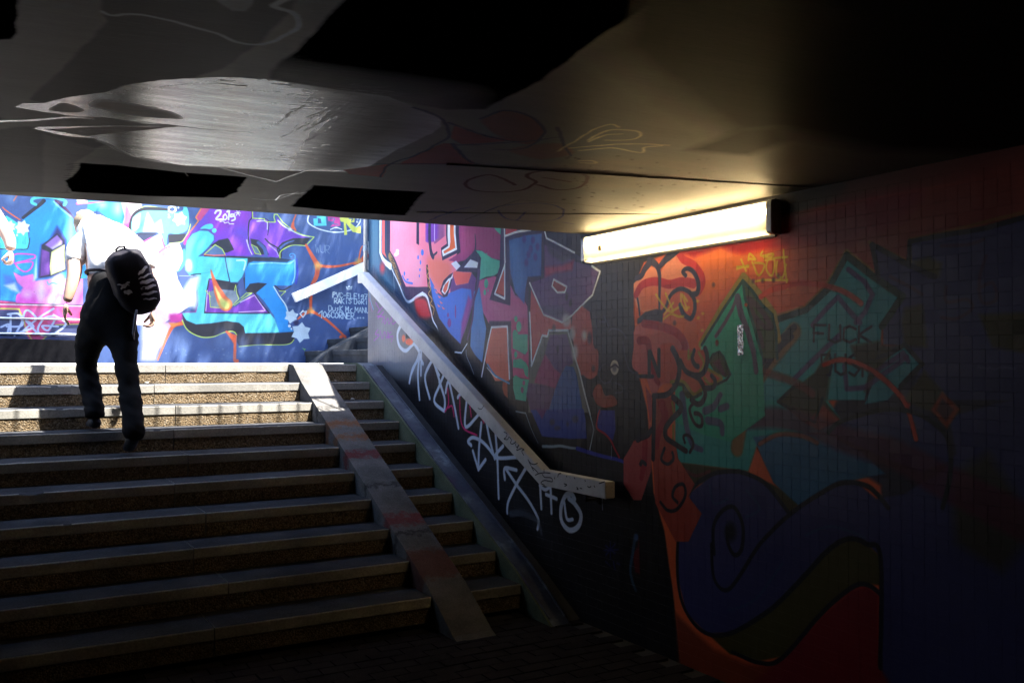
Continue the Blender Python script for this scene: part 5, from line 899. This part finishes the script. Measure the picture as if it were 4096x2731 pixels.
# ================================================================== RAILS
def board(name, path, w, h, mat, parent, axis):
    """rectangular board swept along path (centre of top outer edge); axis 'Y' path=(y,z) at x; 'X' path=(x,z) at y"""
    bm = bmesh.new(); n = len(path[0]); off = path[1]
    P = path[0]; sec = []
    for i in range(n):
        a_ = Vector(P[max(i-1, 0)]); b_ = Vector(P[i]); c_ = Vector(P[min(i+1, n-1)])
        d1 = (b_-a_).normalized() if i else (c_-b_).normalized(); d2 = (c_-b_).normalized() if i < n-1 else d1
        t1 = Vector((-d1.y, d1.x)); t2 = Vector((-d2.y, d2.x)); nn = (t1+t2).normalized(); k = 1/max(nn.dot(t1), .5)
        if (nn.y < 0): nn = -nn
        lo = b_-nn*h*k
        def Q(p, s_): return (off+s_, p.x, p.y) if axis == 'Y' else (p.x, off+s_, p.y)
        sec.append([bm.verts.new(Q(b_, 0)), bm.verts.new(Q(b_, w)), bm.verts.new(Q(lo, w)), bm.verts.new(Q(lo, 0))])
    bm.faces.new(sec[0]); bm.faces.new(sec[-1][::-1])
    for i in range(n-1):
        for k in range(4): bm.faces.new((sec[i][k], sec[i+1][k], sec[i+1][(k+1) % 4], sec[i][(k+1) % 4]))
    bmesh.ops.bevel(bm, geom=list(bm.edges), offset=.004, segments=2, affect='EDGES')
    return link(name, bm_me(name, bm), mat, parent)
hr = thing('handrail', 'white scribbled handrail board descending along the tiled wall with a level end', 'handrail')
rp = [(8.27, .836), (8.16, .836), (5.02, -.70), (4.33, -.70)]
board('rail_board', (rp, 3.19), .07, .098, M['rail'], hr, 'Y')
for y in (8.05, 7.2, 6.3, 5.4, 4.6):
    z = -.70+max(0, (y-5.02))*.489-.12
    bm = bmesh.new(); box(bm, 3.235, XW-.001, y-.012, y+.012, z-.03, z-.015); box(bm, 3.235, 3.248, y-.012, y+.012, z-.03, z+.06); box(bm, XW-.008, XW-.001, y-.03, y+.03, z-.05, z+.02)
    link('bracket', bm_me('bracket', bm), M['dark_metal'], hr)
# marker scribbles on the board: thin painted lines a hair proud of it
def scrib(P, w=.0035):
    bm = bmesh.new()
    pts_ = []
    for x, y in smooth_path(P, False, 4):
        r = ray(x, y); t_ = 3.1885/r[0]; pts_.append(r*t_)
    for a_, b_ in zip(pts_[:-1], pts_[1:]):
        d_ = Vector((0, b_[1]-a_[1], b_[2]-a_[2]));
        if d_.length < 1e-4: continue
        n_ = Vector((0, -d_.z, d_.y)).normalized()*w
        q = [Vector(a_)+n_, Vector(b_)+n_, Vector(b_)-n_, Vector(a_)-n_]; bm.faces.new([bm.verts.new((3.1885, v.y, v.z)) for v in q])
    bmesh.ops.remove_doubles(bm, verts=bm.verts, dist=.0012); link('marker_scribble', bm_me('marker_scribble', bm), M['dark_metal'], hr)
f7 = lambda P: [(2000+P[i]/3.92, 1650+P[i+1]/3.92) for i in range(0, len(P), 2)]
for P_ in ([60, 300, 110, 330, 90, 390, 60, 410, 120, 420, 140, 380, 180, 430, 160, 470, 200, 490, 250, 450], [230, 460, 260, 540, 300, 500, 260, 590, 330, 560, 380, 580, 340, 600, 375, 670], [435, 730, 480, 790, 530, 810, 590, 790], [450, 760, 500, 860, 530, 910], [500, 850, 560, 900, 600, 950], [690, 880, 690, 930], [550, 980, 620, 950, 720, 940, 790, 950], [660, 960, 700, 1010, 800, 1020, 820, 1080, 700, 1060, 640, 1100, 700, 1135],
           [905, 1010, 920, 960, 960, 950], [1040, 985, 1050, 1010], [850, 1010, 860, 1040], [1000, 1110, 1050, 1130, 1010, 1150], [1160, 1010, 1180, 1040], [1200, 1160, 1230, 1200, 1200, 1190], [1370, 1150, 1400, 1170, 1430, 1150], [1550, 1110, 1640, 1080], [1330, 1050, 1340, 1080], [1470, 1140, 1490, 1170], [1250, 1180, 1290, 1190]): scrib(f7(P_))
P_ = [(1937, 1632), (1928, 1625), (1922, 1615)]; scrib([(1912, 1632), (1925, 1636), (1935, 1622)], .003)
h2 = thing('handrail', 'short pale blue handrail board sloping up to the right on the graffiti wall', 'handrail')
board('rail_board', ([(3.74, .90), (5.9, .90+2.16*.47)], YB-.24), .07, .125, M['rail'], h2, 'X')
for x in (3.98, 4.9, 5.7):
    z = .90+(x-3.74)*.47-.14; bm = bmesh.new(); box(bm, x-.012, x+.012, YB-.2, YB-.001, z-.02, z); box(bm, x-.012, x+.012, YB-.2, YB-.185, z-.02, z+.04); link('bracket', bm_me('bracket', bm), M['rail'], h2)
post = thing('steel_post', 'upright galvanised post clamped to the outer end of the tiled wall above the handrail', 'post')
bm = bmesh.new(); tube(bm, [(3.30, YE+.012, .80), (3.30, YE+.012, 2.6)], .021, 16); link('pole', bm_me('pole', bm, True), M['rail'], post)
for z in (1.06, 1.42): link('clamp', (lambda b: (tube(b, [(3.30, YE+.012, z), (3.30, YE+.012, z+.05)], .027, 16), box(b, 3.315, 3.36, YE-.02, YE+.002, z-.03, z+.09, bev=.004), bm_me('clamp', b))[2])(bmesh.new()), M['steel'], post)

# ================================================================== LAMP
lp = thing('wall_lamp', 'lit yellowish fluorescent box lamp in the corner of tiled wall and ceiling', 'lamp')
ya, yb, xa = 3.10, 4.655, 3.252
def lamp_body(y0, y1, x0, x1, z0, z1, r=.022):
    bm = bmesh.new(); pr = [(x1, z1), (x1, z0)]
    for a_ in range(5): th = math.pi/2*a_/4; pr.append((x0+r-r*math.sin(th), z0+r-r*math.cos(th)))
    for a_ in range(5): th = math.pi/2*a_/4; pr.append((x0+r-r*math.cos(th), z1-r+r*math.sin(th)))
    prism(bm, pr, 'Y', y0, y1); return bm
link('diffuser', bm_me('diffuser', lamp_body(ya+.0292, yb-.0292, xa, XW-.0122, .604, .758)), M['diff'], lp)
for y0, y1 in ((ya, ya+.029), (yb-.029, yb)):
    bm = lamp_body(y0, y1, xa-.004, XW-.002, .600, .763); link('end_cap', bm_me('end_cap', bm), M['steel'], lp)
bm = bmesh.new(); tube(bm, [(XW-.046, ya+.05, .712), (XW-.046, yb-.05, .712)], .013, 12); link('fluorescent_tube', bm_me('fluorescent_tube', bm, True), M['tube'], lp)
link('back_plate', boxme('back_plate', XW-.012, XW-.002, ya+.03, yb-.03, .592, .775), M['dark_metal'], lp)
0 and link('top_trim', boxme('top_trim', xa+.02, XW-.03, ya+.03, yb-.03, .7535, .757), M['dark_metal'], lp)
stk = thing('lamp_sticker', 'tiny square yellow sticker on the left end of the lit lamp', 'sticker'); link('label_paper', boxme('label_paper', xa-.0012, xa-.0004, 4.45, 4.482, .660, .690), M['sticker'], stk)

# ================================================================== BRIDGE PARAPET AND RAILING (out of view, shades the steps)
pp = thing('bridge_parapet', 'solid concrete parapet above the tunnel mouth', 'parapet')
link('parapet_wall', boxme('parapet_wall', -6.4, 9.4, YD-.32, YD-.005, PAR_TOP-.098, PAR_TOP), M['concrete'], pp)
rl = thing('bridge_railing', 'steel picket railing standing on the parapet above the tunnel mouth', 'railing')
bm = bmesh.new(); tube(bm, [(-6.3, YD-.1, RAIL_TOP), (9.3, YD-.1, RAIL_TOP)], .03, 10); link('top_rail', bm_me('top_rail', bm, True), M['steel'], rl)
bm = bmesh.new(); box(bm, -.006, .006, -.006, .006, 0, RAIL_TOP-PAR_TOP-.02); pk = bm_me('picket', bm); pk.materials.append(M['steel'])
for i in range(100):
    o = link('picket', pk, None, rl); o.location = (-6.2+i*.155, YD-.1, PAR_TOP)

# ================================================================== PEOPLE
def skinned(chains, sub=2, wr=0.0, ws=14):
    """chains: list of lists of (x,y,z,r); points that coincide are welded so limbs join smoothly"""
    V, Rr, E_, key = [], [], [], {}
    for ch in chains:
        prev = None
        for (x, y, z, *r) in ch:
            k = (round(x, 3), round(y, 3), round(z, 3))
            if k not in key: key[k] = len(V); V.append((x, y, z)); Rr.append(r if len(r) == 2 else (r[0], r[0]))
            i = key[k]
            if prev is not None and prev != i: E_.append((prev, i))
            prev = i
    me = bpy.data.meshes.new('tmp'); me.from_pydata(V, E_, []); o = bpy.data.objects.new('tmp', me); COL.objects.link(o)
    o.modifiers.new('s', 'SKIN'); sd = o.modifiers.new('u', 'SUBSURF'); sd.levels = sub; sd.render_levels = sub
    for i, sv in enumerate(me.skin_vertices[0].data): sv.radius = Rr[i]; sv.use_root = (i == 0)
    dg = bpy.context.evaluated_depsgraph_get(); dg.update()
    out = bpy.data.meshes.new_from_object(o.evaluated_get(dg)); bpy.data.objects.remove(o); bpy.data.meshes.remove(me)
    if wr:
        for v in out.vertices:
            n_ = noise.noise(v.co*ws)*.7+.8*noise.noise(Vector((v.co.x*ws*.8, v.co.y*ws*.8, v.co.z*ws*2.6+v.co.x*ws*1.5))); v.co += v.normal*n_*wr
    out.polygons.foreach_set('use_smooth', [True]*len(out.polygons))
    return out
def join_me(name, mes):
    bm = bmesh.new()
    for m_ in mes: bm.from_mesh(m_)
    me = bpy.data.meshes.new(name); bm.to_mesh(me); bm.free(); me.polygons.foreach_set('use_smooth', [True]*len(me.polygons)); return me
def blob(c, s, rot=None, seg=20):
    bm = bmesh.new(); bmesh.ops.create_uvsphere(bm, u_segments=seg, v_segments=seg//2+2, radius=1)
    Mx = Matrix.Translation(c) @ (rot or Matrix.Identity(4)) @ Matrix.Diagonal((*s, 1)); bmesh.ops.transform(bm, matrix=Mx, verts=bm.verts)
    me = bpy.data.meshes.new('b'); bm.to_mesh(me); bm.free(); return me
def head(c, look, s=1.0):
    """head with nose, ears, eyes, mouth ridge; look = direction faced"""
    look = Vector(look).normalized(); zz = Vector((0, 0, 1)); xx = look.cross(zz).normalized(); up = xx.cross(look)
    Mx = Matrix((xx, look, up)).transposed().to_4x4()
    c = Vector(c); L_ = lambda x, y, z: c+Mx.to_3x3() @ Vector((x, y, z))*s
    ms = [blob(c, (.074*s, .093*s, .115*s), Mx), blob(L_(0, .03, -.055), (.055*s, .065*s, .06*s), Mx), blob(L_(0, .097, -.012), (.012*s, .02*s, .026*s), Mx, 10), blob(L_(0, .088, -.055), (.026*s, .012*s, .008*s), Mx, 10)]
    for q in (-1, 1): ms += [blob(L_(q*.076, -.005, -.005), (.010*s, .020*s, .032*s), Mx, 10), blob(L_(q*.03, .085, .018), (.014*s, .010*s, .009*s), Mx, 10)]
    return ms, Mx
def hand(wr, d, side, palm_n, curl=.5, s=1.0):
    """five fingers; wr wrist, d direction of the palm, palm_n towards the palm side, side = thumb side"""
    wr, d, side, pn = Vector(wr), Vector(d).normalized(), Vector(side).normalized(), Vector(palm_n).normalized(); ch = []
    pc = wr+d*.05*s
    ms = [blob(wr+d*.048*s, (.040*s, .018*s, .05*s), Matrix((side, pn, d)).transposed().to_4x4(), 14)]
    for k, (o_, l) in enumerate(((.030, .072), (.010, .080), (-.010, .075), (-.029, .060))):
        p0 = wr+d*.045*s+side*o_*s*.8; p1 = wr+d*.088*s+side*o_*s; a1 = curl*.9; a2 = curl*2.2
        p2 = p1+(d*math.cos(a1)+pn*math.sin(a1))*l*.5*s; p3 = p2+(d*math.cos(a2)+pn*math.sin(a2))*l*.5*s
        ms.append(skinned([[(*p0, .011*s), (*p1, .0098*s), (*p2, .0088*s), (*p3, .007*s)]], 1))
    t0 = wr+d*.02*s+side*.022*s; t1 = wr+d*.045*s+side*.048*s+pn*.01*s; t2 = t1+(d*.7+side*.25+pn*.6).normalized()*.032*s; t3 = t2+(d*.8+pn*.6).normalized()*.026*s
    ms.append(skinned([[(*t0, .013*s), (*t1, .012*s), (*t2, .010*s), (*t3, .008*s)]], 1))
    return ms
# ---- the climber
pe = thing('person', 'person in white T-shirt and black trousers bending forward as they climb the steps', 'person')
hL, hR = (.80, 7.10, .38), (.94, 7.05, .38)
neck = (.80, 7.54, .965)
hd, HM = head((.775, 7.72, 1.03), (-.25, .8, -.6), 1.0)
wrL, wrR = (.605, 7.20, .41), (1.165, 7.12, .36)
body = skinned([[(.88, 7.08, .52, .11, .08), (.885, 7.18, .68, .135, .10), (.875, 7.32, .84, .15, .105), (.83, 7.46, .92, .10, .08), (*neck, .055), (.79, 7.65, .985, .05)],
                [(.875, 7.32, .84, .15, .105), (.72, 7.34, .90, .06), (.655, 7.30, .80, .06), (.66, 7.22, .64, .055), (.63, 7.20, .50, .042), (*wrL, .032)],
                [(.875, 7.32, .84, .15, .105), (1.05, 7.30, .84, .06), (1.13, 7.24, .74, .05), (1.165, 7.16, .58, .042), (1.168, 7.12, .46, .032), (*wrR, .026)],
                [(.88, 7.08, .52, .11, .08), (*hL, .07), (.745, 7.22, 0.0, .035), (.78, 7.13, -.30, .028), (.785, 7.10, -.42, .035)],
                [(.88, 7.08, .52, .11, .08), (*hR, .07), (.972, 6.95, -.06, .035), (.988, 6.78, -.40, .028), (.988, 6.72, -.54, .035)]])
body = join_me('body', [body]+hd+hand(wrL, (-.12, .03, -1), (.1, .95, .1), (.95, 0, -.1), .35)+hand(wrR, (.03, .05, -1), (-.1, .9, .1), (-.95, .1, 0), .9))
link('body', body, M['skin'], pe)
sh = skinned([[(.885, 7.10, .56, .165, .125), (.89, 7.18, .69, .172, .135), (.875, 7.28, .83, .20, .15), (.82, 7.42, .965, .15, .13), (.80, 7.55, .98, .085)],
              [(.875, 7.28, .83, .20, .15), (.735, 7.33, .88, .095), (.668, 7.29, .78, .084), (.660, 7.25, .68, .080)],
              [(.875, 7.28, .83, .20, .15), (1.05, 7.28, .84, .095), (1.13, 7.24, .75, .082), (1.155, 7.20, .66, .078)]], 2, .014, 12)
link('t_shirt', sh, M['shirt'], pe)
tr = skinned([[(.885, 7.09, .66, .150, .125), (.88, 7.08, .50, .160, .135), (.865, 7.07, .37, .160, .13)],
              [(.865, 7.07, .37, .160, .13), (.765, 7.14, .20, .098, .11), (.735, 7.21, .05, .088), (.745, 7.24, -.06, .076), (.775, 7.17, -.24, .073), (.785, 7.10, -.34, .070), (.785, 7.09, -.41, .080)],
              [(.865, 7.07, .37, .160, .13), (.965, 7.03, .20, .108, .115), (.968, 6.98, .02, .084), (.975, 6.93, -.12, .078), (.99, 6.82, -.34, .076), (.993, 6.75, -.46, .078), (.992, 6.73, -.545, .084)]], 3, .013, 10)
link('trousers', tr, M['trousers'], pe)
bm = bmesh.new(); tube(bm, [(.885+.168*math.cos(t_), 7.09+.14*math.sin(t_), .625+.01*math.sin(t_*2)) for t_ in np.linspace(0, 2*math.pi, 25)], .012, 6, False); link('belt', bm_me('belt', bm, True), M['bag'], pe)
for (x, y, z, pit) in ((.785, 7.10, -.475, 0), (.985, 6.74, -.63, -.5)):
    a_ = math.radians(-8); c_, s_ = math.cos(pit), math.sin(pit)
    f_ = lambda l, u_: (x-.02*l, y+l*c_+u_*s_*-1, z+u_*c_+(-l*s_ if pit else 0)*(-1)*0+(max(0, -(l-.16))*.35 if pit else 0))
    so = skinned([[(*f_(-.05, .035), .048, .04), (*f_(.02, .045), .046, .045), (*f_(.09, .032), .047, .032), (*f_(.16, .024), .046, .024), (*f_(.20, .02), .034, .02)]], 2)
    bm = bmesh.new(); bm.from_mesh(so); me = bm_me('shoe', bm, True); s_o = link('shoe', me, M['shoe'], pe)
    b2 = bmesh.new()
    for l in (.03, .055, .08): q = f_(l, .078-l*.35); tube(b2, [(q[0]-.028, q[1], q[2]), (q[0], q[1], q[2]+.006), (q[0]+.028, q[1], q[2])], .004, 5)
    link('laces', bm_me('laces', b2), M['bagpatch'], s_o)
hr_ = blob(Vector((.775, 7.705, 1.055)), (.083, .100, .10), HM); [setattr(v, 'co', v.co+v.normal*.01*noise.noise(v.co*60)) for v in hr_.vertices]
hr_.polygons.foreach_set('use_smooth', [True]*len(hr_.polygons)); link('hair', hr_, M['hair'], pe)
# backpack slung low
bp = thing('backpack', 'black backpack with pale print hanging low behind the climbing person', 'backpack')
def shell(c, s, rot, pw=3.0, seg=28):
    bm = bmesh.new(); bmesh.ops.create_uvsphere(bm, u_segments=seg, v_segments=18, radius=1)
    for v in bm.verts:
        q = v.co; f_ = (abs(q.x)**pw+abs(q.y)**pw+abs(q.z)**pw)**(-1/pw); v.co = q*f_
        v.co = Vector((v.co.x*s[0], v.co.y*s[1], v.co.z*s[2])); v.co += v.co.normalized()*(.014*noise.noise(v.co*14)+.008*noise.noise(Vector((v.co.x*8, v.co.y*8, v.co.z*40))))
    bmesh.ops.transform(bm, matrix=Matrix.Translation(c) @ rot, verts=bm.verts); return bm_me('s', bm, True)
Rb = Matrix.Rotation(math.radians(-24), 4, 'Y') @ Matrix.Rotation(math.radians(14), 4, 'X')
cb_ = Vector((1.00, 6.885, .555))
def inb(x, y, z): return cb_+Rb.to_3x3() @ Vector((x, y, z))
BS = (.142, .09, .235); BP = 3.2
link('main_bag', shell(cb_, BS, Rb, BP), M['bag'], bp)
def onbag(x, z, out=.004):
    q = max(1-abs(x/BS[0])**BP-abs(z/BS[2])**BP, 0)**(1/BP); return inb(x, -BS[1]*q-out, z)
bm = bmesh.new(); tube(bm, [onbag(-.10+.2*i/10, -.03+.075*math.sin(math.pi*i/10), .002) for i in range(11)], .0035, 6); link('zip', bm_me('zip', bm, True), M['bag'], bp)
bm = bmesh.new(); tube(bm, [inb(-.03, .0, .225), inb(-.03, -.01, .25), inb(.0, -.012, .262), inb(.03, -.01, .25), inb(.03, .0, .225)], .008, 8); link('grab_loop', bm_me('grab_loop', bm, True), M['bag'], bp)
bm = bmesh.new(); tube(bm, [inb(.07, .05, .19), inb(.09, .10, .14), inb(.10, .14, 0), inb(.08, .08, -.18)], .014, 8); link('shoulder_strap', bm_me('shoulder_strap', bm, True), M['bag'], bp)
bm = bmesh.new(); tube(bm, [inb(-.07, -.1, -.17), inb(-.1, -.08, -.24), inb(-.14, -.05, -.33), inb(-.15, -.04, -.38)], [.006, .011, .009, .004], 8); link('loose_strap', bm_me('loose_strap', bm, True), M['bagpatch'], bp)
def ribbon(P, w):
    b_ = bmesh.new(); L0, L1 = [], []
    for i, (x, z) in enumerate(P):
        w_ = w*(.35+.65*math.sin(math.pi*(i+.3)/(len(P)-.4))); L0.append(b_.verts.new(onbag(x, z+w_, .006))); L1.append(b_.verts.new(onbag(x, z-w_, .006)))
    for i in range(len(P)-1): b_.faces.new((L0[i], L0[i+1], L1[i+1], L1[i]))
    link('reflective_print', bm_me('reflective_print', b_, True), M['print'], bp)
for (x0_, z0_, x1_, z1_, w_) in ((.03, .055, .11, .085, .009), (.02, .025, .115, .03, .005), (.02, -.005, .12, -.02, .010), (.01, -.045, .12, -.06, .008), (.0, -.085, .11, -.105, .007), (.0, -.12, .09, -.15, .005), (-.11, .0, -.04, .03, .008), (-.12, .035, -.05, .01, .005), (-.10, -.03, -.05, -.04, .012)):
    ribbon([(x0_+(x1_-x0_)*i/5, z0_+(z1_-z0_)*i/5+.004*math.sin(i*2.1)) for i in range(6)], w_*1.4)
# ---- the one coming down, only an arm in the picture
p2 = thing('person', 'person at the left picture edge, only a bare lowered arm with closed hand showing', 'person')
X0 = -.13; Y0 = 8.45
hd2, HM2 = head((X0, Y0-.02, 1.57), (.15, -1, -.1), 1.0)
w2 = (X0+.425, Y0-.13, .875)
b2 = skinned([[(X0, Y0, .86, .14, .10), (X0, Y0, 1.05, .13, .09), (X0, Y0, 1.25, .15, .10), (X0, Y0, 1.40, .06), (X0, Y0-.01, 1.48, .05)],
              [(X0, Y0, 1.25, .15, .10), (X0+.19, Y0, 1.34, .055), (X0+.30, Y0-.02, 1.20, .058), (X0+.375, Y0-.06, 1.06, .056), (X0+.42, Y0-.10, .96, .050), (*w2, .036)],
              [(X0, Y0, 1.25, .15, .10), (X0-.19, Y0, 1.34, .055), (X0-.27, Y0+.02, 1.08, .045), (X0-.28, Y0-.06, .84, .028)],
              [(X0, Y0, .86, .14, .10), (X0+.10, Y0, .76, .09), (X0+.11, Y0-.02, .42, .06), (X0+.11, Y0, .08, .045), (X0+.11, Y0-.05, .02, .045)], [(X0, Y0, .86, .14, .10), (X0-.10, Y0, .76, .09), (X0-.11, Y0+.04, .42, .06), (X0-.11, Y0+.14, .08, .045), (X0-.11, Y0+.09, .02, .045)]])
b2 = join_me('body', [b2]+hd2+hand(w2, (.02, -.05, -1), (-.35, -.9, .1), (-.95, .35, 0), 1.25, 1.05)+hand((X0-.28, Y0-.06, .84), (0, -.05, -1), (.3, -.9, 0), (.95, .3, 0), .5))
link('body', b2, M['skin'], p2)
link('t_shirt', skinned([[(X0, Y0, .92, .165, .125), (X0, Y0, 1.06, .155, .11), (X0, Y0, 1.25, .17, .12), (X0, Y0, 1.40, .07)], [(X0, Y0, 1.25, .17, .12), (X0+.19, Y0, 1.34, .075), (X0+.26, Y0-.01, 1.26, .068)], [(X0, Y0, 1.25, .17, .12), (X0-.19, Y0, 1.34, .075), (X0-.235, Y0+.01, 1.18, .068)]], 2, .008), M['shirt'], p2)
link('trousers', skinned([[(X0, Y0, .96, .14, .11), (X0, Y0, .84, .155, .12)], [(X0, Y0, .84, .155, .12), (X0+.10, Y0, .66, .10), (X0+.11, Y0-.02, .42, .085), (X0+.11, Y0, .09, .075)], [(X0, Y0, .84, .155, .12), (X0-.10, Y0, .66, .10), (X0-.11, Y0+.04, .42, .085), (X0-.11, Y0+.14, .09, .075)]], 2, .01), M['jeans'], p2)
for dx, dy in ((.11, -.02), (-.11, .12)): link('shoe', skinned([[(X0+dx, Y0+dy+.05, .02, .045, .045), (X0+dx, Y0+dy-.08, .005, .045, .032), (X0+dx, Y0+dy-.16, 0, .038, .024)]], 2), M['shoe'], p2)
h_ = blob(Vector((X0, Y0, 1.60)), (.082, .10, .11), HM2); h_.polygons.foreach_set('use_smooth', [True]*len(h_.polygons)); link('hair', h_, M['hair'], p2)

# ================================================================== SMALL THINGS
def weed(p, n, h, label):
    r = random.Random(int(p[0]*1000)); b_ = bmesh.new(); w_ = thing('weed', label, 'plant', 'small weeds rooted in the step joints'); w_.location = p
    for k in range(n):
        a_ = r.uniform(0, 6.28); l = h*r.uniform(.6, 1.1); b = bmesh.new(); d = Vector((math.cos(a_), math.sin(a_), 0))
        pts_ = [Vector((0, 0, 0)), d*l*.3+Vector((0, 0, l*.6)), d*l*.7+Vector((0, 0, l*.8)), d*l*1.0+Vector((0, 0, l*.65))]; s_ = Vector((-d.y, d.x, 0))
        for i in range(3):
            wa, wb = (.1, .9, 1.0, .05)[i]*l*.16, (.1, .9, 1.0, .05)[i+1]*l*.16
            b.faces.new([b.verts.new(q) for q in (pts_[i]-s_*wa, pts_[i]+s_*wa, pts_[i+1]+s_*wb, pts_[i+1]-s_*wb)])
        link('leaf', bm_me('leaf', b), M['weed'], w_)
weed((1.08, YL-3*T_+.30, ZL-3*R_), 9, .075, 'small green weed growing at the back of a sunlit step right of the climber')
weed((4.05, 11.50, ZL+.005), 6, .07, 'tiny green weed beside the lowest dark step of the upper flight')
weed((3.95, 12.2, ZL+.165), 5, .05, 'tiny green weed on the lowest dark step against the graffiti wall')
for (x, k, s_, l) in ((2.83, 1, .014, 'small pale pebble on the second step between the two ramps'), (2.87, 2, .02, 'larger pale pebble on the third step between the two ramps'), (1.25, 1, .018, 'small stone on the sunlit second step right of the climber')):
    y_ = YL-k*T_+.22
    me = blob(Vector((x, y_, ZL-k*R_+s_*.5)), (s_, s_*.8, s_*.6), None, 10); [setattr(v, 'co', v.co+v.normal*.003*noise.noise(v.co*90)) for v in me.vertices]; tag(link('pebble', me, M['nosing']), l, 'pebble', 'pebbles lying on the steps')

# street tree overhead: its leaves dapple the graffiti wall
tree = thing('street_tree', 'leafy street tree overhanging the stairwell from the upper pavement', 'tree')
bm = bmesh.new(); tube(bm, [(9.6, 10.2, ze), (9.5, 10.1, 3.0), (9.0, 9.9, 4.6), (8.0, 9.8, 5.8)], [.22, .18, .15, .1], 12); link('trunk', bm_me('trunk', bm, True), M['bark'], tree)
for e_ in ((5.5, 10.6, 6.4), (3.0, 11.0, 6.5), (6.5, 10.1, 6.5), (1.0, 10.8, 6.7), (6.0, 11.0, 6.2)):
    b_ = bmesh.new(); tube(b_, [(9.0, 9.9, 4.6), (8.0, 9.8, 5.8), ((8+e_[0])/2, (9.8+e_[1])/2, 6.3), e_], [.1, .08, .05, .02], 8); link('limb', bm_me('limb', b_, True), M['bark'], tree)
rt = random.Random(11); V, F = [], []
def beam(x, y, z):
    """where the sun ray through this leaf meets the mural wall"""
    t_ = (YB-y)/SQ
    return x-.30*t_, z-t_
cl = [(x_, rt.uniform(9.9 if x_ < 5 else 8.4, 11.7), rt.uniform(5.0, 7.0)) for x_ in [rt.uniform(.2, 9.0) for _ in range(290)]]
for (cx, cy, cz) in cl:
    for _ in range(110):
        x, y, z = cx+rt.gauss(0, .28), cy+rt.gauss(0, .28), cz+rt.gauss(0, .22)
        wx, wz = beam(x, y, z)
        g_ = .07*noise.noise(Vector((wz*2.2, 3, 1)))
        if -.1 < wz < 2.1 and GAP[0]+g_ < wx-.05*wz < GAP[1]+g_ and rt.random() < .97: continue
        if y < 9.2 and x < 4.8: continue
        s_ = rt.uniform(.035, .06); n_ = Vector((rt.gauss(0, 1), rt.gauss(0, 1), rt.gauss(0, 1)+1)).normalized(); a_ = n_.orthogonal().normalized(); b_ = n_.cross(a_); c_ = Vector((x, y, z)); i = len(V)
        V += [c_-a_*s_, c_+b_*s_*.5, c_+a_*s_, c_-b_*s_*.5]; F.append((i, i+1, i+2, i+3))
o = link('crown', me_of('crown', V, F), M['leaf'], tree); o['kind'] = 'stuff'
